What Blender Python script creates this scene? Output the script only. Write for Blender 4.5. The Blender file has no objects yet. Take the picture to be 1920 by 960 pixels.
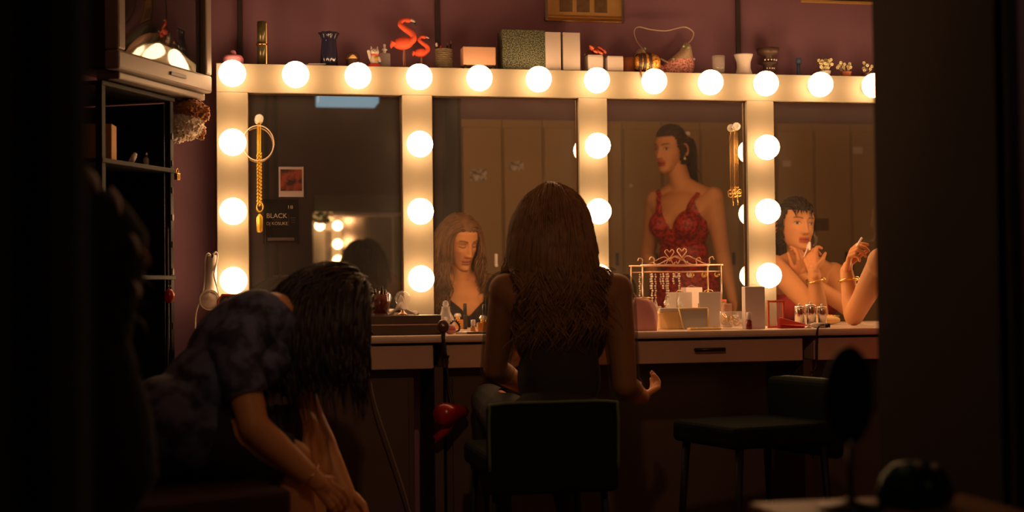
import bpy, bmesh, math, random
import numpy as np
from mathutils import Vector, Matrix
from mathutils.bvhtree import BVHTree

random.seed(7)
RNG = np.random.default_rng(7)
SC = bpy.context.scene
COL = SC.collection

# ------------------------------------------------------------------ camera
# world: x runs right along the mirror wall, y into the wall (mirror glass at y = 0), z up, metres
F_PX = 2700.0
CAM = np.array([-0.0601, -5.2063, 0.896])
YAW, PITCH, ROLL = 0.2029, 0.0237, -0.0112


def cam_axes():
    cy, sy, cp, sp = math.cos(YAW), math.sin(YAW), math.cos(PITCH), math.sin(PITCH)
    fw = np.array([sy * cp, cy * cp, sp])
    rt = np.array([cy, -sy, 0.0])
    up = np.cross(rt, fw)
    c, s = math.cos(ROLL), math.sin(ROLL)
    return rt * c + up * s, -rt * s + up * c, fw


CR, CU, CF = cam_axes()
cam_data = bpy.data.cameras.new('camera')
cam_data.sensor_width = 36.0
cam_data.lens = F_PX / 1920.0 * 36.0
cam_data.clip_start = 0.02
cam_data.dof.use_dof = True
cam_data.dof.focus_distance = 5.15
cam_data.dof.aperture_fstop = 2.2
cam = bpy.data.objects.new('camera', cam_data)
COL.objects.link(cam)
cam.matrix_world = Matrix(((CR[0], CU[0], -CF[0], CAM[0]), (CR[1], CU[1], -CF[1], CAM[1]),
                           (CR[2], CU[2], -CF[2], CAM[2]), (0, 0, 0, 1)))
SC.camera = cam

# ------------------------------------------------------------------ world, exposure
world = bpy.data.worlds.new('world')
SC.world = world
world.use_nodes = True
world.node_tree.nodes['Background'].inputs[0].default_value = (0.5, 0.42, 0.40, 1)
world.node_tree.nodes['Background'].inputs[1].default_value = 0.002
SC.view_settings.view_transform = 'Standard'
SC.view_settings.look = 'None'
SC.view_settings.exposure = 0.0
SC.view_settings.gamma = 1.0
SC.view_settings.use_curve_mapping = False
SC.cycles.use_denoising = True
SC.cycles.max_bounces = 8
SC.cycles.sample_clamp_indirect = 4.0
BULB = 17.0                       # radiance of the frosted globe bulbs
FILL_SPOT_W = 52.0
BULB_RGB = (1.0, 0.56, 0.26)


def on_plane(u, v, y):
    d = CF + CR * ((u - 960) / F_PX) + CU * ((480 - v) / F_PX)
    return CAM + d * ((y - CAM[1]) / d[1])


def at(u, v, d):
    """where the sight line through picture point (u, v) stands d metres in front of the mirror glass"""
    return on_plane(u, v, -d)


def atm(u, v, d):
    """the real place of something seen in the mirror at (u, v), d metres in front of the glass"""
    p = on_plane(u, v, d)
    return np.array([p[0], -d, p[2]])


# ------------------------------------------------------------------ materials
MATS = {}


def mat(name, rgb, rough=0.5, metal=0.0, var=0.12, scale=25.0, bump=0.0, trans=0.0, alpha=1.0, emit=0.0,
        coat=0.0, sheen=0.0, ior=1.45, rgb2=None, detail=4.0, attr=None, transl=0.0, spec=0.5):
    if name in MATS:
        return MATS[name]
    m = bpy.data.materials.new(name)
    m.use_nodes = True
    nt = m.node_tree
    b = nt.nodes['Principled BSDF']
    N = nt.nodes.new
    L = nt.links.new
    tc = N('ShaderNodeTexCoord')
    no = N('ShaderNodeTexNoise')
    no.inputs['Scale'].default_value = scale
    no.inputs['Detail'].default_value = detail
    L(tc.outputs['Object'], no.inputs['Vector'])
    mix = N('ShaderNodeMix')
    mix.data_type = 'RGBA'
    if attr:
        at_ = N('ShaderNodeAttribute')
        at_.attribute_name = attr
        mix.blend_type = 'MULTIPLY'
        mix.inputs[0].default_value = 1.0
        L(at_.outputs['Color'], mix.inputs[6])
        rp = N('ShaderNodeMapRange')
        rp.inputs[3].default_value = 1 - var
        rp.inputs[4].default_value = 1 + var
        L(no.outputs[0], rp.inputs[0])
        L(rp.outputs[0], mix.inputs[7])
    else:
        c1 = [max(0, c * (1 - var)) for c in rgb] + [1]
        c2 = list(rgb2) + [1] if rgb2 else [min(1, c * (1 + var)) for c in rgb] + [1]
        mix.inputs[6].default_value = c1
        mix.inputs[7].default_value = c2
        if rgb2:
            rp = N('ShaderNodeMapRange')
            rp.inputs[1].default_value = 0.42
            rp.inputs[2].default_value = 0.58
            L(no.outputs[0], rp.inputs[0])
            L(rp.outputs[0], mix.inputs[0])
        else:
            L(no.outputs[0], mix.inputs[0])
    L(mix.outputs[2], b.inputs['Base Color'])
    b.inputs['Roughness'].default_value = rough
    b.inputs['Metallic'].default_value = metal
    b.inputs['IOR'].default_value = ior
    b.inputs['Alpha'].default_value = alpha
    b.inputs['Transmission Weight'].default_value = trans
    b.inputs['Coat Weight'].default_value = coat
    b.inputs['Sheen Weight'].default_value = sheen
    b.inputs['Specular IOR Level'].default_value = spec
    if emit:
        b.inputs['Emission Color'].default_value = list(rgb) + [1]
        b.inputs['Emission Strength'].default_value = emit
    if bump:
        bp = N('ShaderNodeBump')
        bp.inputs['Strength'].default_value = bump
        bp.inputs['Distance'].default_value = 0.004
        L(no.outputs[0], bp.inputs['Height'])
        L(bp.outputs[0], b.inputs['Normal'])
    if transl:
        tr = N('ShaderNodeBsdfTranslucent')
        L(mix.outputs[2], tr.inputs[0])
        ms = N('ShaderNodeMixShader')
        ms.inputs[0].default_value = transl
        L(b.outputs[0], ms.inputs[1])
        L(tr.outputs[0], ms.inputs[2])
        L(ms.outputs[0], nt.nodes['Material Output'].inputs[0])
    MATS[name] = m
    return m


mat('wall_paint', (0.26, 0.13, 0.19), 0.75, var=0.15, scale=6, bump=0.15)
mat('batten', (0.05, 0.035, 0.04), 0.6)
mat('back_wall', (0.46, 0.31, 0.40), 0.8, var=0.15, scale=5)
mat('ceiling_paint', (0.60, 0.48, 0.40), 0.9, var=0.1, scale=4)
mat('floor_wood', (0.16, 0.10, 0.065), 0.6, var=0.3, scale=8)
mat('cream_board', (0.245, 0.222, 0.165), 0.55, var=0.07, scale=14, bump=0.06)
mat('trim_bronze', (0.10, 0.055, 0.03), 0.4, metal=0.3)
mat('mirror_glass', (0.80, 0.76, 0.72), 0.015, metal=0.975, var=0.05, scale=3, spec=0.0)
mat('bulb_glow', BULB_RGB, 0.3, emit=BULB, var=0.0)
mat('porcelain', (0.6, 0.57, 0.5), 0.3)
mat('counter_laminate', (0.70, 0.55, 0.45), 0.35, var=0.08, scale=9)
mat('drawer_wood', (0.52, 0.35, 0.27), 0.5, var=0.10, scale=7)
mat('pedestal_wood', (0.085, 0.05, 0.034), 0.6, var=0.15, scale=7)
mat('dark_metal', (0.05, 0.045, 0.045), 0.35, metal=0.8)
mat('black_metal', (0.008, 0.007, 0.007), 0.6, metal=0.2, spec=0.3)
mat('black_plastic', (0.012, 0.011, 0.012), 0.4)
mat('grey_plastic', (0.24, 0.20, 0.18), 0.4, var=0.05)
mat('tv_glass', (0.012, 0.011, 0.011), 0.06, coat=1.0, spec=0.9)
mat('chrome', (0.75, 0.72, 0.68), 0.16, metal=1.0, var=0.05)
mat('gold', (0.85, 0.52, 0.16), 0.22, metal=1.0, var=0.1)
mat('yellow_gold', (0.50, 0.30, 0.025), 0.4, metal=0.4, var=0.2)
mat('rose_gold', (0.80, 0.52, 0.38), 0.3, metal=0.9, var=0.05)
mat('clear_glass', (0.80, 0.76, 0.72), 0.04, alpha=0.20, var=0.0, coat=1.0, spec=0.8)
mat('crystal', (0.85, 0.82, 0.80), 0.04, alpha=0.50, var=0.25, scale=90, coat=1.0, spec=0.9, bump=0.5)
mat('frosted_glass', (0.75, 0.70, 0.66), 0.45, trans=0.35, var=0.05)
mat('smoked_glass', (0.16, 0.03, 0.025), 0.08, alpha=0.72, var=0.1, coat=1.0)
mat('dark_blue_glass', (0.02, 0.02, 0.05), 0.15, var=0.2, coat=0.6)
mat('white_card', (0.50, 0.45, 0.42), 0.55, var=0.04)
mat('pinkish_card', (0.85, 0.74, 0.72), 0.55, var=0.03)
mat('peach_card', (0.46, 0.27, 0.18), 0.5, var=0.05)
mat('green_glitter', (0.03, 0.045, 0.028), 0.5, var=0.5, scale=240, rgb2=(0.17, 0.185, 0.12), bump=0.3, detail=1)
mat('dark_wood', (0.10, 0.06, 0.045), 0.4, var=0.2, scale=12)
mat('dark_leather', (0.045, 0.03, 0.03), 0.35, var=0.15)
mat('white_plastic', (0.72, 0.66, 0.60), 0.4, var=0.04)
mat('tissue', (0.80, 0.74, 0.70), 0.9, var=0.04, transl=0.3)
mat('flamingo', (0.85, 0.12, 0.05), 0.6, var=0.18, scale=60, bump=0.3)
mat('flamingo_leg', (0.55, 0.22, 0.16), 0.6)
mat('red_paint', (0.70, 0.06, 0.04), 0.4)
mat('red_plastic', (0.35, 0.015, 0.015), 0.25, coat=0.5)
mat('red_cloth', (0.55, 0.02, 0.025), 0.6, var=0.2)
mat('orange_red', (0.60, 0.12, 0.05), 0.5)
mat('pink_cloth', (0.75, 0.36, 0.35), 0.6, var=0.08)
mat('pink_satin', (0.72, 0.27, 0.36), 0.45, var=0.1)
mat('beige_strap', (0.52, 0.40, 0.30), 0.7, var=0.1)
mat('beige_mesh', (0.45, 0.34, 0.24), 0.7, var=0.25, scale=150, bump=0.4)
mat('pink_sequin', (0.55, 0.16, 0.14), 0.3, var=0.35, scale=170, rgb2=(0.85, 0.40, 0.36), bump=0.6)
mat('tiger_sequin', (0.75, 0.26, 0.03), 0.25, metal=0.5, var=0.5, scale=220, rgb2=(1.0, 0.55, 0.12), bump=0.7)
mat('dark_stripe', (0.05, 0.025, 0.02), 0.4)
mat('green_gem', (0.55, 0.85, 0.40), 0.05, trans=0.4, ior=1.7)
mat('basket_weave', (0.16, 0.12, 0.075), 0.8, var=0.5, scale=70, bump=0.6)
mat('olive_tube', (0.09, 0.075, 0.03), 0.25, metal=0.3)
mat('picture_mount', (0.50, 0.30, 0.10), 0.5, var=0.15)
mat('picture_dark', (0.16, 0.10, 0.05), 0.4, var=0.5, scale=40)
mat('brown_glaze', (0.10, 0.05, 0.03), 0.3)
mat('purple_felt', (0.13, 0.06, 0.12), 0.9)
mat('yellow_cloth', (0.72, 0.52, 0.22), 0.7, var=0.12, scale=40)
mat('yellow_plastic', (0.85, 0.62, 0.20), 0.4)
mat('grey_card', (0.46, 0.44, 0.42), 0.6, var=0.05)
mat('cyan_plastic', (0.10, 0.45, 0.62), 0.35)
mat('blue_plastic', (0.06, 0.10, 0.20), 0.4)
mat('dark_red_polish', (0.22, 0.02, 0.025), 0.15, coat=1.0)
mat('amber_liquid', (0.62, 0.26, 0.06), 0.1, alpha=0.8, coat=1.0)
mat('leaf_green', (0.16, 0.42, 0.06), 0.5, var=0.3, scale=40)
mat('leaf_pale', (0.68, 0.62, 0.36), 0.6, var=0.2)
mat('terracotta', (0.40, 0.13, 0.06), 0.7)
mat('plush_white', (0.88, 0.76, 0.64), 0.95, var=0.10, scale=60, bump=0.2, sheen=0.4)
mat('plush_brown', (0.42, 0.17, 0.05), 0.95, var=0.3, scale=60, bump=0.8, sheen=0.5)
mat('cardboard', (0.48, 0.26, 0.10), 0.8)
mat('locker_paint', (0.42, 0.29, 0.13), 0.45, var=0.1, scale=5, bump=0.05)
mat('paper', (0.62, 0.56, 0.50), 0.8, var=0.05)
mat('note_print', (0.45, 0.38, 0.33), 0.8, var=0.5, scale=45, rgb2=(0.75, 0.70, 0.66))
mat('partition_paint', (0.038, 0.028, 0.022), 0.85, var=0.15)
mat('black_drape', (0.012, 0.010, 0.012), 0.95, var=0.3)
mat('poster_black', (0.009, 0.007, 0.007), 0.6, var=0.1, spec=0.2)
mat('poster_ink', (0.30, 0.24, 0.21), 0.6, var=0.05)
mat('poster_dim', (0.05, 0.034, 0.03), 0.6, var=0.05)
mat('photo_print', (0.04, 0.010, 0.005), 0.35, var=0.5, scale=28, rgb2=(0.16, 0.025, 0.008), detail=3)
mat('photo_border', (0.30, 0.24, 0.25), 0.5, var=0.03)
mat('header_green', (0.26, 0.24, 0.19), 0.7, var=0.08)
mat('opp_glass', (0.50, 0.43, 0.36), 0.06, metal=0.80, spec=0.0)
mat('chair_green', (0.005, 0.008, 0.006), 0.85, var=0.2, scale=30, spec=0.06)
mat('chair_piping', (0.06, 0.09, 0.05), 0.5)
mat('chair_rose', (0.05, 0.018, 0.018), 0.7, var=0.15)
mat('chair_wood_red', (0.11, 0.02, 0.015), 0.45)
mat('green_sequin', (0.004, 0.025, 0.010), 0.3, metal=0.4, var=0.6, scale=120, rgb2=(0.02, 0.12, 0.05), bump=0.5)
mat('table_wood', (0.34, 0.16, 0.06), 0.5, var=0.25, scale=9)
mat('sky_panel', (0.30, 0.55, 0.72), 0.5, emit=0.55, var=0.0)
mat('grey_trim', (0.22, 0.22, 0.24), 0.5)
mat('skin', (0.6, 0.36, 0.2), 0.5, var=0.05, scale=30, attr='col', spec=0.35)
mat('hair_blonde', (0.21, 0.108, 0.046), 0.45, var=0.5, scale=45, transl=0.22, spec=0.5)
mat('hair_dark', (0.018, 0.011, 0.008), 0.4, var=0.4, scale=45, transl=0.06)
mat('hair_brown', (0.05, 0.025, 0.015), 0.42, var=0.4, scale=45, transl=0.1)
mat('black_cloth', (0.014, 0.011, 0.012), 0.85, var=0.2)
mat('sheer_black', (0.010, 0.008, 0.008), 0.9, alpha=0.42)
mat('navy_print', (0.030, 0.035, 0.075), 0.7, var=0.4, scale=22, rgb2=(0.10, 0.12, 0.22))
mat('red_lace', (0.20, 0.008, 0.009), 0.45, var=0.3, scale=70, rgb2=(0.50, 0.026, 0.024), bump=0.5, detail=8)
mat('dark_skirt', (0.02, 0.016, 0.02), 0.85)
mat('cig_paper', (0.9, 0.86, 0.82), 0.7, var=0.02)
mat('brush_hair', (0.10, 0.05, 0.03), 0.8)
mat('smoke', (0.75, 0.72, 0.70), 1.0, alpha=0.045, var=0.3, scale=20, spec=0.0)
mat('pearl', (0.82, 0.76, 0.68), 0.2, coat=0.6)


# ------------------------------------------------------------------ mesh helpers
def basis(f, u=(0, 0, 1)):
    """columns: right, forward, up"""
    f = np.array(f, float)
    f = f / np.linalg.norm(f)
    u = np.array(u, float)
    r = np.cross(f, u)
    r /= np.linalg.norm(r)
    return np.stack([r, f, np.cross(r, f)], 1)


def rotz(a):
    c, s = math.cos(a), math.sin(a)
    return np.array([[c, -s, 0], [s, c, 0], [0, 0, 1.0]])


def euler(x=0, y=0, z=0):
    return np.array(Matrix.Rotation(z, 3, 'Z') @ Matrix.Rotation(y, 3, 'Y') @ Matrix.Rotation(x, 3, 'X'))


class MB:
    def __init__(self):
        self.v, self.f, self.s = [], [], []

    def add(self, vs, fs, smooth=True):
        o = len(self.v)
        self.v += [tuple(float(k) for k in p) for p in vs]
        self.f += [tuple(i + o for i in f) for f in fs]
        self.s += [smooth] * len(fs)
        return self

    def box(self, c, s, R=None):
        h = np.array(s, float) / 2
        vs = np.array([(x, y, z) for x in (-1, 1) for y in (-1, 1) for z in (-1, 1)]) * h
        if R is not None:
            vs = vs @ np.array(R).T
        return self.add(vs + np.array(c), [(0, 1, 3, 2), (4, 6, 7, 5), (0, 4, 5, 1), (2, 3, 7, 6), (0, 2, 6, 4), (1, 5, 7, 3)], False)

    def hexa(self, bot, top):
        """eight-cornered solid from two quads (counter-clockwise seen from above)"""
        return self.add(list(bot) + list(top), [(3, 2, 1, 0), (4, 5, 6, 7), (0, 1, 5, 4), (1, 2, 6, 5), (2, 3, 7, 6), (3, 0, 4, 7)], False)

    def lathe(self, prof, c=(0, 0, 0), n=24, R=None, smooth=True, cap=True, wob=None):
        vs, fs = [], []
        for r, z in prof:
            for k in range(n):
                a = 2 * math.pi * k / n
                rr = r * (wob(a, z) if wob else 1)
                vs.append((rr * math.cos(a), rr * math.sin(a), z))
        m = len(prof)
        for j in range(m - 1):
            for k in range(n):
                k2 = (k + 1) % n
                fs.append((j * n + k, j * n + k2, (j + 1) * n + k2, (j + 1) * n + k))
        if cap:
            if prof[0][0] > 1e-6:
                fs.append(tuple(range(n - 1, -1, -1)))
            if prof[-1][0] > 1e-6:
                fs.append(tuple((m - 1) * n + k for k in range(n)))
        vs = np.array(vs)
        if R is not None:
            vs = vs @ np.array(R).T
        return self.add(vs + np.array(c), fs, smooth)

    def cyl(self, a, b, r, n=16, r2=None, smooth=True):
        return self.tube([a, b], [r, r if r2 is None else r2], n, smooth=smooth)

    def tube(self, pts, r, n=8, closed=False, smooth=True, flat=1.0):
        P = np.array(pts, float)
        m = len(P)
        rs = np.full(m, r, float) if np.isscalar(r) else np.array(r, float)
        T = np.zeros_like(P)
        if closed:
            T = np.roll(P, -1, 0) - np.roll(P, 1, 0)
        else:
            T[1:-1] = P[2:] - P[:-2]
            T[0] = P[1] - P[0]
            T[-1] = P[-1] - P[-2]
        T /= np.linalg.norm(T, axis=1)[:, None] + 1e-12
        ref = np.array([0, 0, 1.0]) if abs(T[0][2]) < 0.9 else np.array([1.0, 0, 0])
        A = np.cross(T[0], ref)
        A /= np.linalg.norm(A)
        vs, fs = [], []
        ang = [2 * math.pi * k / n for k in range(n)]
        for i in range(m):
            A = A - T[i] * (A @ T[i])
            A /= np.linalg.norm(A) + 1e-12
            B = np.cross(T[i], A)
            for a in ang:
                vs.append(P[i] + rs[i] * (math.cos(a) * A + flat * math.sin(a) * B))
        for i in range(m - 1 + (1 if closed else 0)):
            j = (i + 1) % m
            for k in range(n):
                k2 = (k + 1) % n
                fs.append((i * n + k, i * n + k2, j * n + k2, j * n + k))
        if not closed:
            fs.append(tuple(range(n - 1, -1, -1)))
            fs.append(tuple((m - 1) * n + k for k in range(n)))
        return self.add(vs, fs, smooth)

    def ball(self, c, r, R=None, nu=16, nv=10):
        r = (r, r, r) if np.isscalar(r) else r
        vs, fs = [(0, 0, -1)], []
        for j in range(1, nv):
            ph = -math.pi / 2 + math.pi * j / nv
            for k in range(nu):
                a = 2 * math.pi * k / nu
                vs.append((math.cos(ph) * math.cos(a), math.cos(ph) * math.sin(a), math.sin(ph)))
        vs.append((0, 0, 1))
        top = len(vs) - 1
        for k in range(nu):
            k2 = (k + 1) % nu
            fs.append((0, 1 + k2, 1 + k))
            for j in range(nv - 2):
                o = 1 + j * nu
                fs.append((o + k, o + k2, o + nu + k2, o + nu + k))
            o = 1 + (nv - 2) * nu
            fs.append((o + k, o + k2, top))
        vs = np.array(vs) * np.array(r)
        if R is not None:
            vs = vs @ np.array(R).T
        return self.add(vs + np.array(c), fs, True)

    def capsule(self, a, b, ra, rb, n=14):
        a, b = np.array(a, float), np.array(b, float)
        d = b - a
        L = np.linalg.norm(d)
        t = d / max(L, 1e-9)
        pts, rs = [], []
        for k in range(1, 6):
            x = math.pi / 2 * k / 5
            pts.append(a - t * ra * math.cos(x))
            rs.append(ra * math.sin(x))
        pts.append((a + b) / 2)
        rs.append((ra + rb) / 2)
        for k in range(5, 0, -1):
            x = math.pi / 2 * k / 5
            pts.append(b + t * rb * math.cos(x))
            rs.append(rb * math.sin(x))
        return self.tube(pts, rs, n)

    def prism(self, pts, y0, y1, smooth=False):
        """outline in x, z pushed along y"""
        n = len(pts)
        vs = [(x, y0, z) for x, z in pts] + [(x, y1, z) for x, z in pts]
        fs = [tuple(range(n)), tuple(range(2 * n - 1, n - 1, -1))]
        for k in range(n):
            k2 = (k + 1) % n
            fs.append((k2, k, n + k, n + k2))
        return self.add(vs, fs, smooth)

    def xf(self, R=None, t=(0, 0, 0)):
        V = np.array(self.v)
        if R is not None:
            V = V @ np.array(R).T
        self.v = [tuple(p) for p in V + np.array(t)]
        return self


def mesh_of(name, mb, bevel=0.0, seg=2):
    me = bpy.data.meshes.new(name)
    me.from_pydata(mb.v, [], mb.f)
    me.polygons.foreach_set('use_smooth', mb.s)
    bm = bmesh.new()
    bm.from_mesh(me)
    bmesh.ops.recalc_face_normals(bm, faces=bm.faces)
    if bevel:
        es = [e for e in bm.edges if len(e.link_faces) == 2 and e.calc_face_angle(0) > 0.6]
        bmesh.ops.bevel(bm, geom=es, offset=bevel, segments=seg, affect='EDGES', profile=0.5, clamp_overlap=True)
    bm.to_mesh(me)
    bm.free()
    return me


def obj(name, mb, m, parent=None, bevel=0.0, loc=(0, 0, 0), label=None, seg=2):
    me = mb if isinstance(mb, bpy.types.Mesh) else mesh_of(name, mb, bevel, seg)
    if m is not None and not me.materials:
        me.materials.append(MATS[m])
    o = bpy.data.objects.new(name, me)
    COL.objects.link(o)
    o.location = loc
    if parent is not None:
        o.parent = parent
    if label:
        o['label'] = label
    return o


def tag(o, label, cat, group=None, kind=None):
    o['label'] = label
    o['category'] = cat
    if group:
        o['group'] = group
    if kind:
        o['kind'] = kind
    return o


def thing(name, label, cat, loc=(0, 0, 0), rz=0.0, group=None):
    o = bpy.data.objects.new(name, None)
    COL.objects.link(o)
    o.empty_display_size = 0.05
    o.location = tuple(float(k) for k in loc)
    o.rotation_euler = (0, 0, rz)
    return tag(o, label, cat, group)


def solo(name, mb, m, label, cat, loc=(0, 0, 0), rz=0.0, bevel=0.0, group=None):
    o = obj(name, mb, m, None, bevel, tuple(float(k) for k in loc))
    o.rotation_euler = (0, 0, rz)
    return tag(o, label, cat, group)


def struct(name, mb, m, bevel=0.0):
    o = obj(name, mb, m, None, bevel)
    o['kind'] = 'structure'
    return o


def spline(pts, n=40, closed=False):
    P = [np.array(p, float) for p in pts]
    if closed:
        P = [P[-1]] + P + [P[0], P[1]]
    else:
        P = [2 * P[0] - P[1]] + P + [2 * P[-1] - P[-2]]
    segs = len(P) - 3
    out = []
    for k in range(n if closed else n + 1):
        t = segs * k / n
        i = min(int(t), segs - 1)
        t -= i
        a, b, c, d = P[i:i + 4]
        out.append(0.5 * (2 * b + (c - a) * t + (2 * a - 5 * b + 4 * c - d) * t * t + (3 * b - a - 3 * c + d) * t ** 3))
    return np.array(out)


def text_mesh(s, size, m, parent, loc, name='lettering', width=None, align='LEFT'):
    cu = bpy.data.curves.new(name, 'FONT')
    cu.body = s
    cu.size = size
    cu.align_x = align
    cu.extrude = 0.0002
    o = bpy.data.objects.new(name, cu)
    COL.objects.link(o)
    me = bpy.data.meshes.new_from_object(o.evaluated_get(bpy.context.evaluated_depsgraph_get()))
    bpy.data.objects.remove(o)
    w = max(v.co.x for v in me.vertices) - min(v.co.x for v in me.vertices)
    sx = width / w if width else 1.0
    for v in me.vertices:
        v.co = Vector((v.co.x * sx, -v.co.z, v.co.y))
    me.materials.clear()
    me.materials.append(MATS[m])
    t = obj(name, me, None, parent, 0, loc)
    return t


# ------------------------------------------------------------------ the room
WALL_Y = 0.15
LEDGE = 1.711
COUNTER = 0.749
X0, X1, Y1, ZC = -1.6, 4.6, -6.3, 2.55
struct('floor', MB().box(((X0 + X1) / 2, (WALL_Y + Y1) / 2, -0.05), (X1 - X0 + .2, WALL_Y - Y1 + .2, 0.1)), 'floor_wood')
struct('ceiling', MB().box(((X0 + X1) / 2, (WALL_Y + Y1) / 2, ZC + .05), (X1 - X0 + .2, WALL_Y - Y1 + .2, 0.1)), 'ceiling_paint')
struct('wall_front', MB().box(((X0 + X1) / 2, WALL_Y + .05, ZC / 2), (X1 - X0, 0.1, ZC)), 'wall_paint')
struct('wall_back', MB().box(((X0 + X1) / 2, Y1 - .05, ZC / 2), (X1 - X0, 0.1, ZC)), 'back_wall')
struct('wall_left', MB().box((X0 - .05, (WALL_Y + Y1) / 2, ZC / 2), (0.1, WALL_Y - Y1, ZC)), 'wall_paint')
struct('wall_right', MB().box((X1 + .05, (WALL_Y + Y1) / 2, ZC / 2), (0.1, WALL_Y - Y1, ZC)), 'back_wall')
for k, u in enumerate((450, 820, 1383)):
    x = on_plane(u, 60, WALL_Y)[0]
    struct('trim_%d' % (k + 1), MB().box((x, WALL_Y - .006, ZC / 2), (0.019, 0.012, ZC)), 'batten', 0.002)

# ------------------------------------------------------------------ the bulb-lit mirror unit
S = 0.22
ROW = 0.2418
ZB = 1.666
XE = 12 * S + .055
unit = thing('vanity_mirror', 'long cream dressing-room mirror lined with glowing globe bulbs above the counter', 'mirror', (0, 0, COUNTER))
zc = COUNTER


def upart(name, mb, m, bevel=0.0):
    return obj(name, mb.xf(None, (0, 0, -zc)), m, unit, bevel)


upart('top_board', MB().box(((XE - .055) / 2, -.012, (LEDGE + 1.608) / 2), (XE + .055, .026, LEDGE - 1.608)), 'cream_board', 0.002)
upart('ledge', MB().box(((XE - .055) / 2, (WALL_Y + .001) / 2, LEDGE - .011), (XE + .055, WALL_Y - .003, .022)), 'cream_board', 0.002)
for c in range(5):
    upart('column_board', MB().box((c * 3 * S, -.012, (1.608 + COUNTER) / 2), (.110, .026, 1.608 - COUNTER)), 'cream_board', 0.002)
upart('back_panel', MB().box(((XE - .055) / 2, .075, (LEDGE - .022 + COUNTER) / 2), (XE + .05, .14, LEDGE - .024 - COUNTER)), 'trim_bronze')
for c in range(4):
    xa, xb = c * 3 * S + .055, (c + 1) * 3 * S - .055
    upart('mirror_pane', MB().box(((xa + xb) / 2, .002, (1.608 + COUNTER) / 2), (xb - xa, .004, 1.608 - COUNTER)), 'mirror_glass')
    t = MB()
    t.box((xa + .002, -.004, (1.608 + COUNTER) / 2), (.004, .008, 1.608 - COUNTER))
    t.box((xb - .002, -.004, (1.608 + COUNTER) / 2), (.004, .008, 1.608 - COUNTER))
    t.box(((xa + xb) / 2, -.004, 1.606), (xb - xa - .009, .008, .004))
    upart('pane_trim', t, 'trim_bronze')
bulb_pos = [(i * S, ZB) for i in range(13)] + [(c * 3 * S, ZB - r * ROW) for c in range(5) for r in (1, 2, 3)]
gl = MB().lathe([(.0005, -.0475), (.018, -.044), (.034, -.0335), (.0445, -.017), (.0475, 0), (.0455, .014), (.038, .029), (.027, .040), (.018, .048), (.014, .056)],
                n=24, R=euler(x=-math.pi / 2))
# lathe axis (z) turned so that the neck points into the board (+y)
g_me = mesh_of('light_bulb', gl)
g_me.materials.append(MATS['bulb_glow'])
so = MB().lathe([(.024, 0), (.024, .012), (.019, .020), (.016, .021)], n=20, R=euler(x=math.pi / 2))
s_me = mesh_of('socket', so, 0)
s_me.materials.append(MATS['porcelain'])
for x, z in bulb_pos:
    b = obj('light_bulb', g_me, None, unit, loc=(x, -.088, z - zc))
    obj('socket', s_me, None, b, loc=(0, .088 - .0255, 0))

# ------------------------------------------------------------------ counter and drawer units
XL, XR = -.14, 3.2
FD = .45
ct = MB().box(((XL + XR) / 2, -FD / 2 - .0255 / 2, COUNTER - .013), (XR - XL, FD - .0255, .026))
solo('countertop', ct.xf(None, (0, 0, -COUNTER)), 'counter_laminate', 'long brown laminate countertop under the bulb-lit mirror', 'countertop', (0, 0, COUNTER), bevel=.009)
DR = [(-.13, .655, 'drawer unit left of the hanging cord, behind the bending woman', False),
      (.69, 1.165, 'drawer unit behind the blonde woman\'s back', False),
      (1.17, 1.975, 'drawer unit with a dark bar handle under the pink pouch and jewellery rack', True),
      (2.02, 3.1, 'drawer unit at the right below the woman leaning on her elbow', False)]
for xa, xb, lab, hd in DR:
    t = thing('drawer_unit', 'brown wooden ' + lab, 'drawer', ((xa + xb) / 2, -.23, COUNTER - .03 - .082))
    w = xb - xa
    obj('body', MB().box((0, .01, .0395), (w, .36, .079)), 'drawer_wood', t, .002)
    fr = obj('drawer_front', MB().box((0, -.185, .038), (w - .012, .018, .078)), 'drawer_wood', t, .003)
    if hd:
        h = MB().cyl((-.055, -.02, 0), (.055, -.02, 0), .0065)
        h.cyl((-.048, 0, 0), (-.048, -.02, 0), .005).cyl((.048, 0, 0), (.048, -.02, 0), .005)
        obj('handle', h, 'dark_metal', fr, loc=(.045, -.195, .045), label='dark bar handle')
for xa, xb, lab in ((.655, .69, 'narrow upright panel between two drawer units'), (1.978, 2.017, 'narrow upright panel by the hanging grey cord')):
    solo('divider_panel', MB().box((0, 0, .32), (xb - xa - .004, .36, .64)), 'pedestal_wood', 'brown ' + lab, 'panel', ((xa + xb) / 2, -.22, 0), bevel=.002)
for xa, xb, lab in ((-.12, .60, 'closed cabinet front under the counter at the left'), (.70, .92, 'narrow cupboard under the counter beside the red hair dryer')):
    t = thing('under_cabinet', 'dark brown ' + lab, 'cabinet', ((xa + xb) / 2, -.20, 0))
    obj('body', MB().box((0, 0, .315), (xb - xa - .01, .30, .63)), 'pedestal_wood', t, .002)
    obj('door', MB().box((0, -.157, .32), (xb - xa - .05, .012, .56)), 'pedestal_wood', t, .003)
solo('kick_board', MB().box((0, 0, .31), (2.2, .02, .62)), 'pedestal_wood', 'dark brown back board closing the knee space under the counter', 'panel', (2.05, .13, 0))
# ------------------------------------------------------------------ things on the ledge above the bulbs
def pxm(p):
    """metres per picture pixel at a point"""
    return float((np.array(p) - CAM) @ CF) / F_PX


def ledge_at(u, y=.05):
    p = on_plane(u, 105, y)
    return (p[0], y, LEDGE), pxm(p)


p, k = ledge_at(437, .03)
t = thing('pink_jar', 'pink domed jar at the left end of the ledge', 'jar', p)
obj('body', MB().lathe([(.030, 0), (.036, .006), (.037, .026), (.030, .036), (.0, .038)]), 'pink_satin', t)
obj('knob', MB().lathe([(.006, .036), (.012, .044), (.008, .054), (0, .056)]), 'pink_satin', t)

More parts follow.
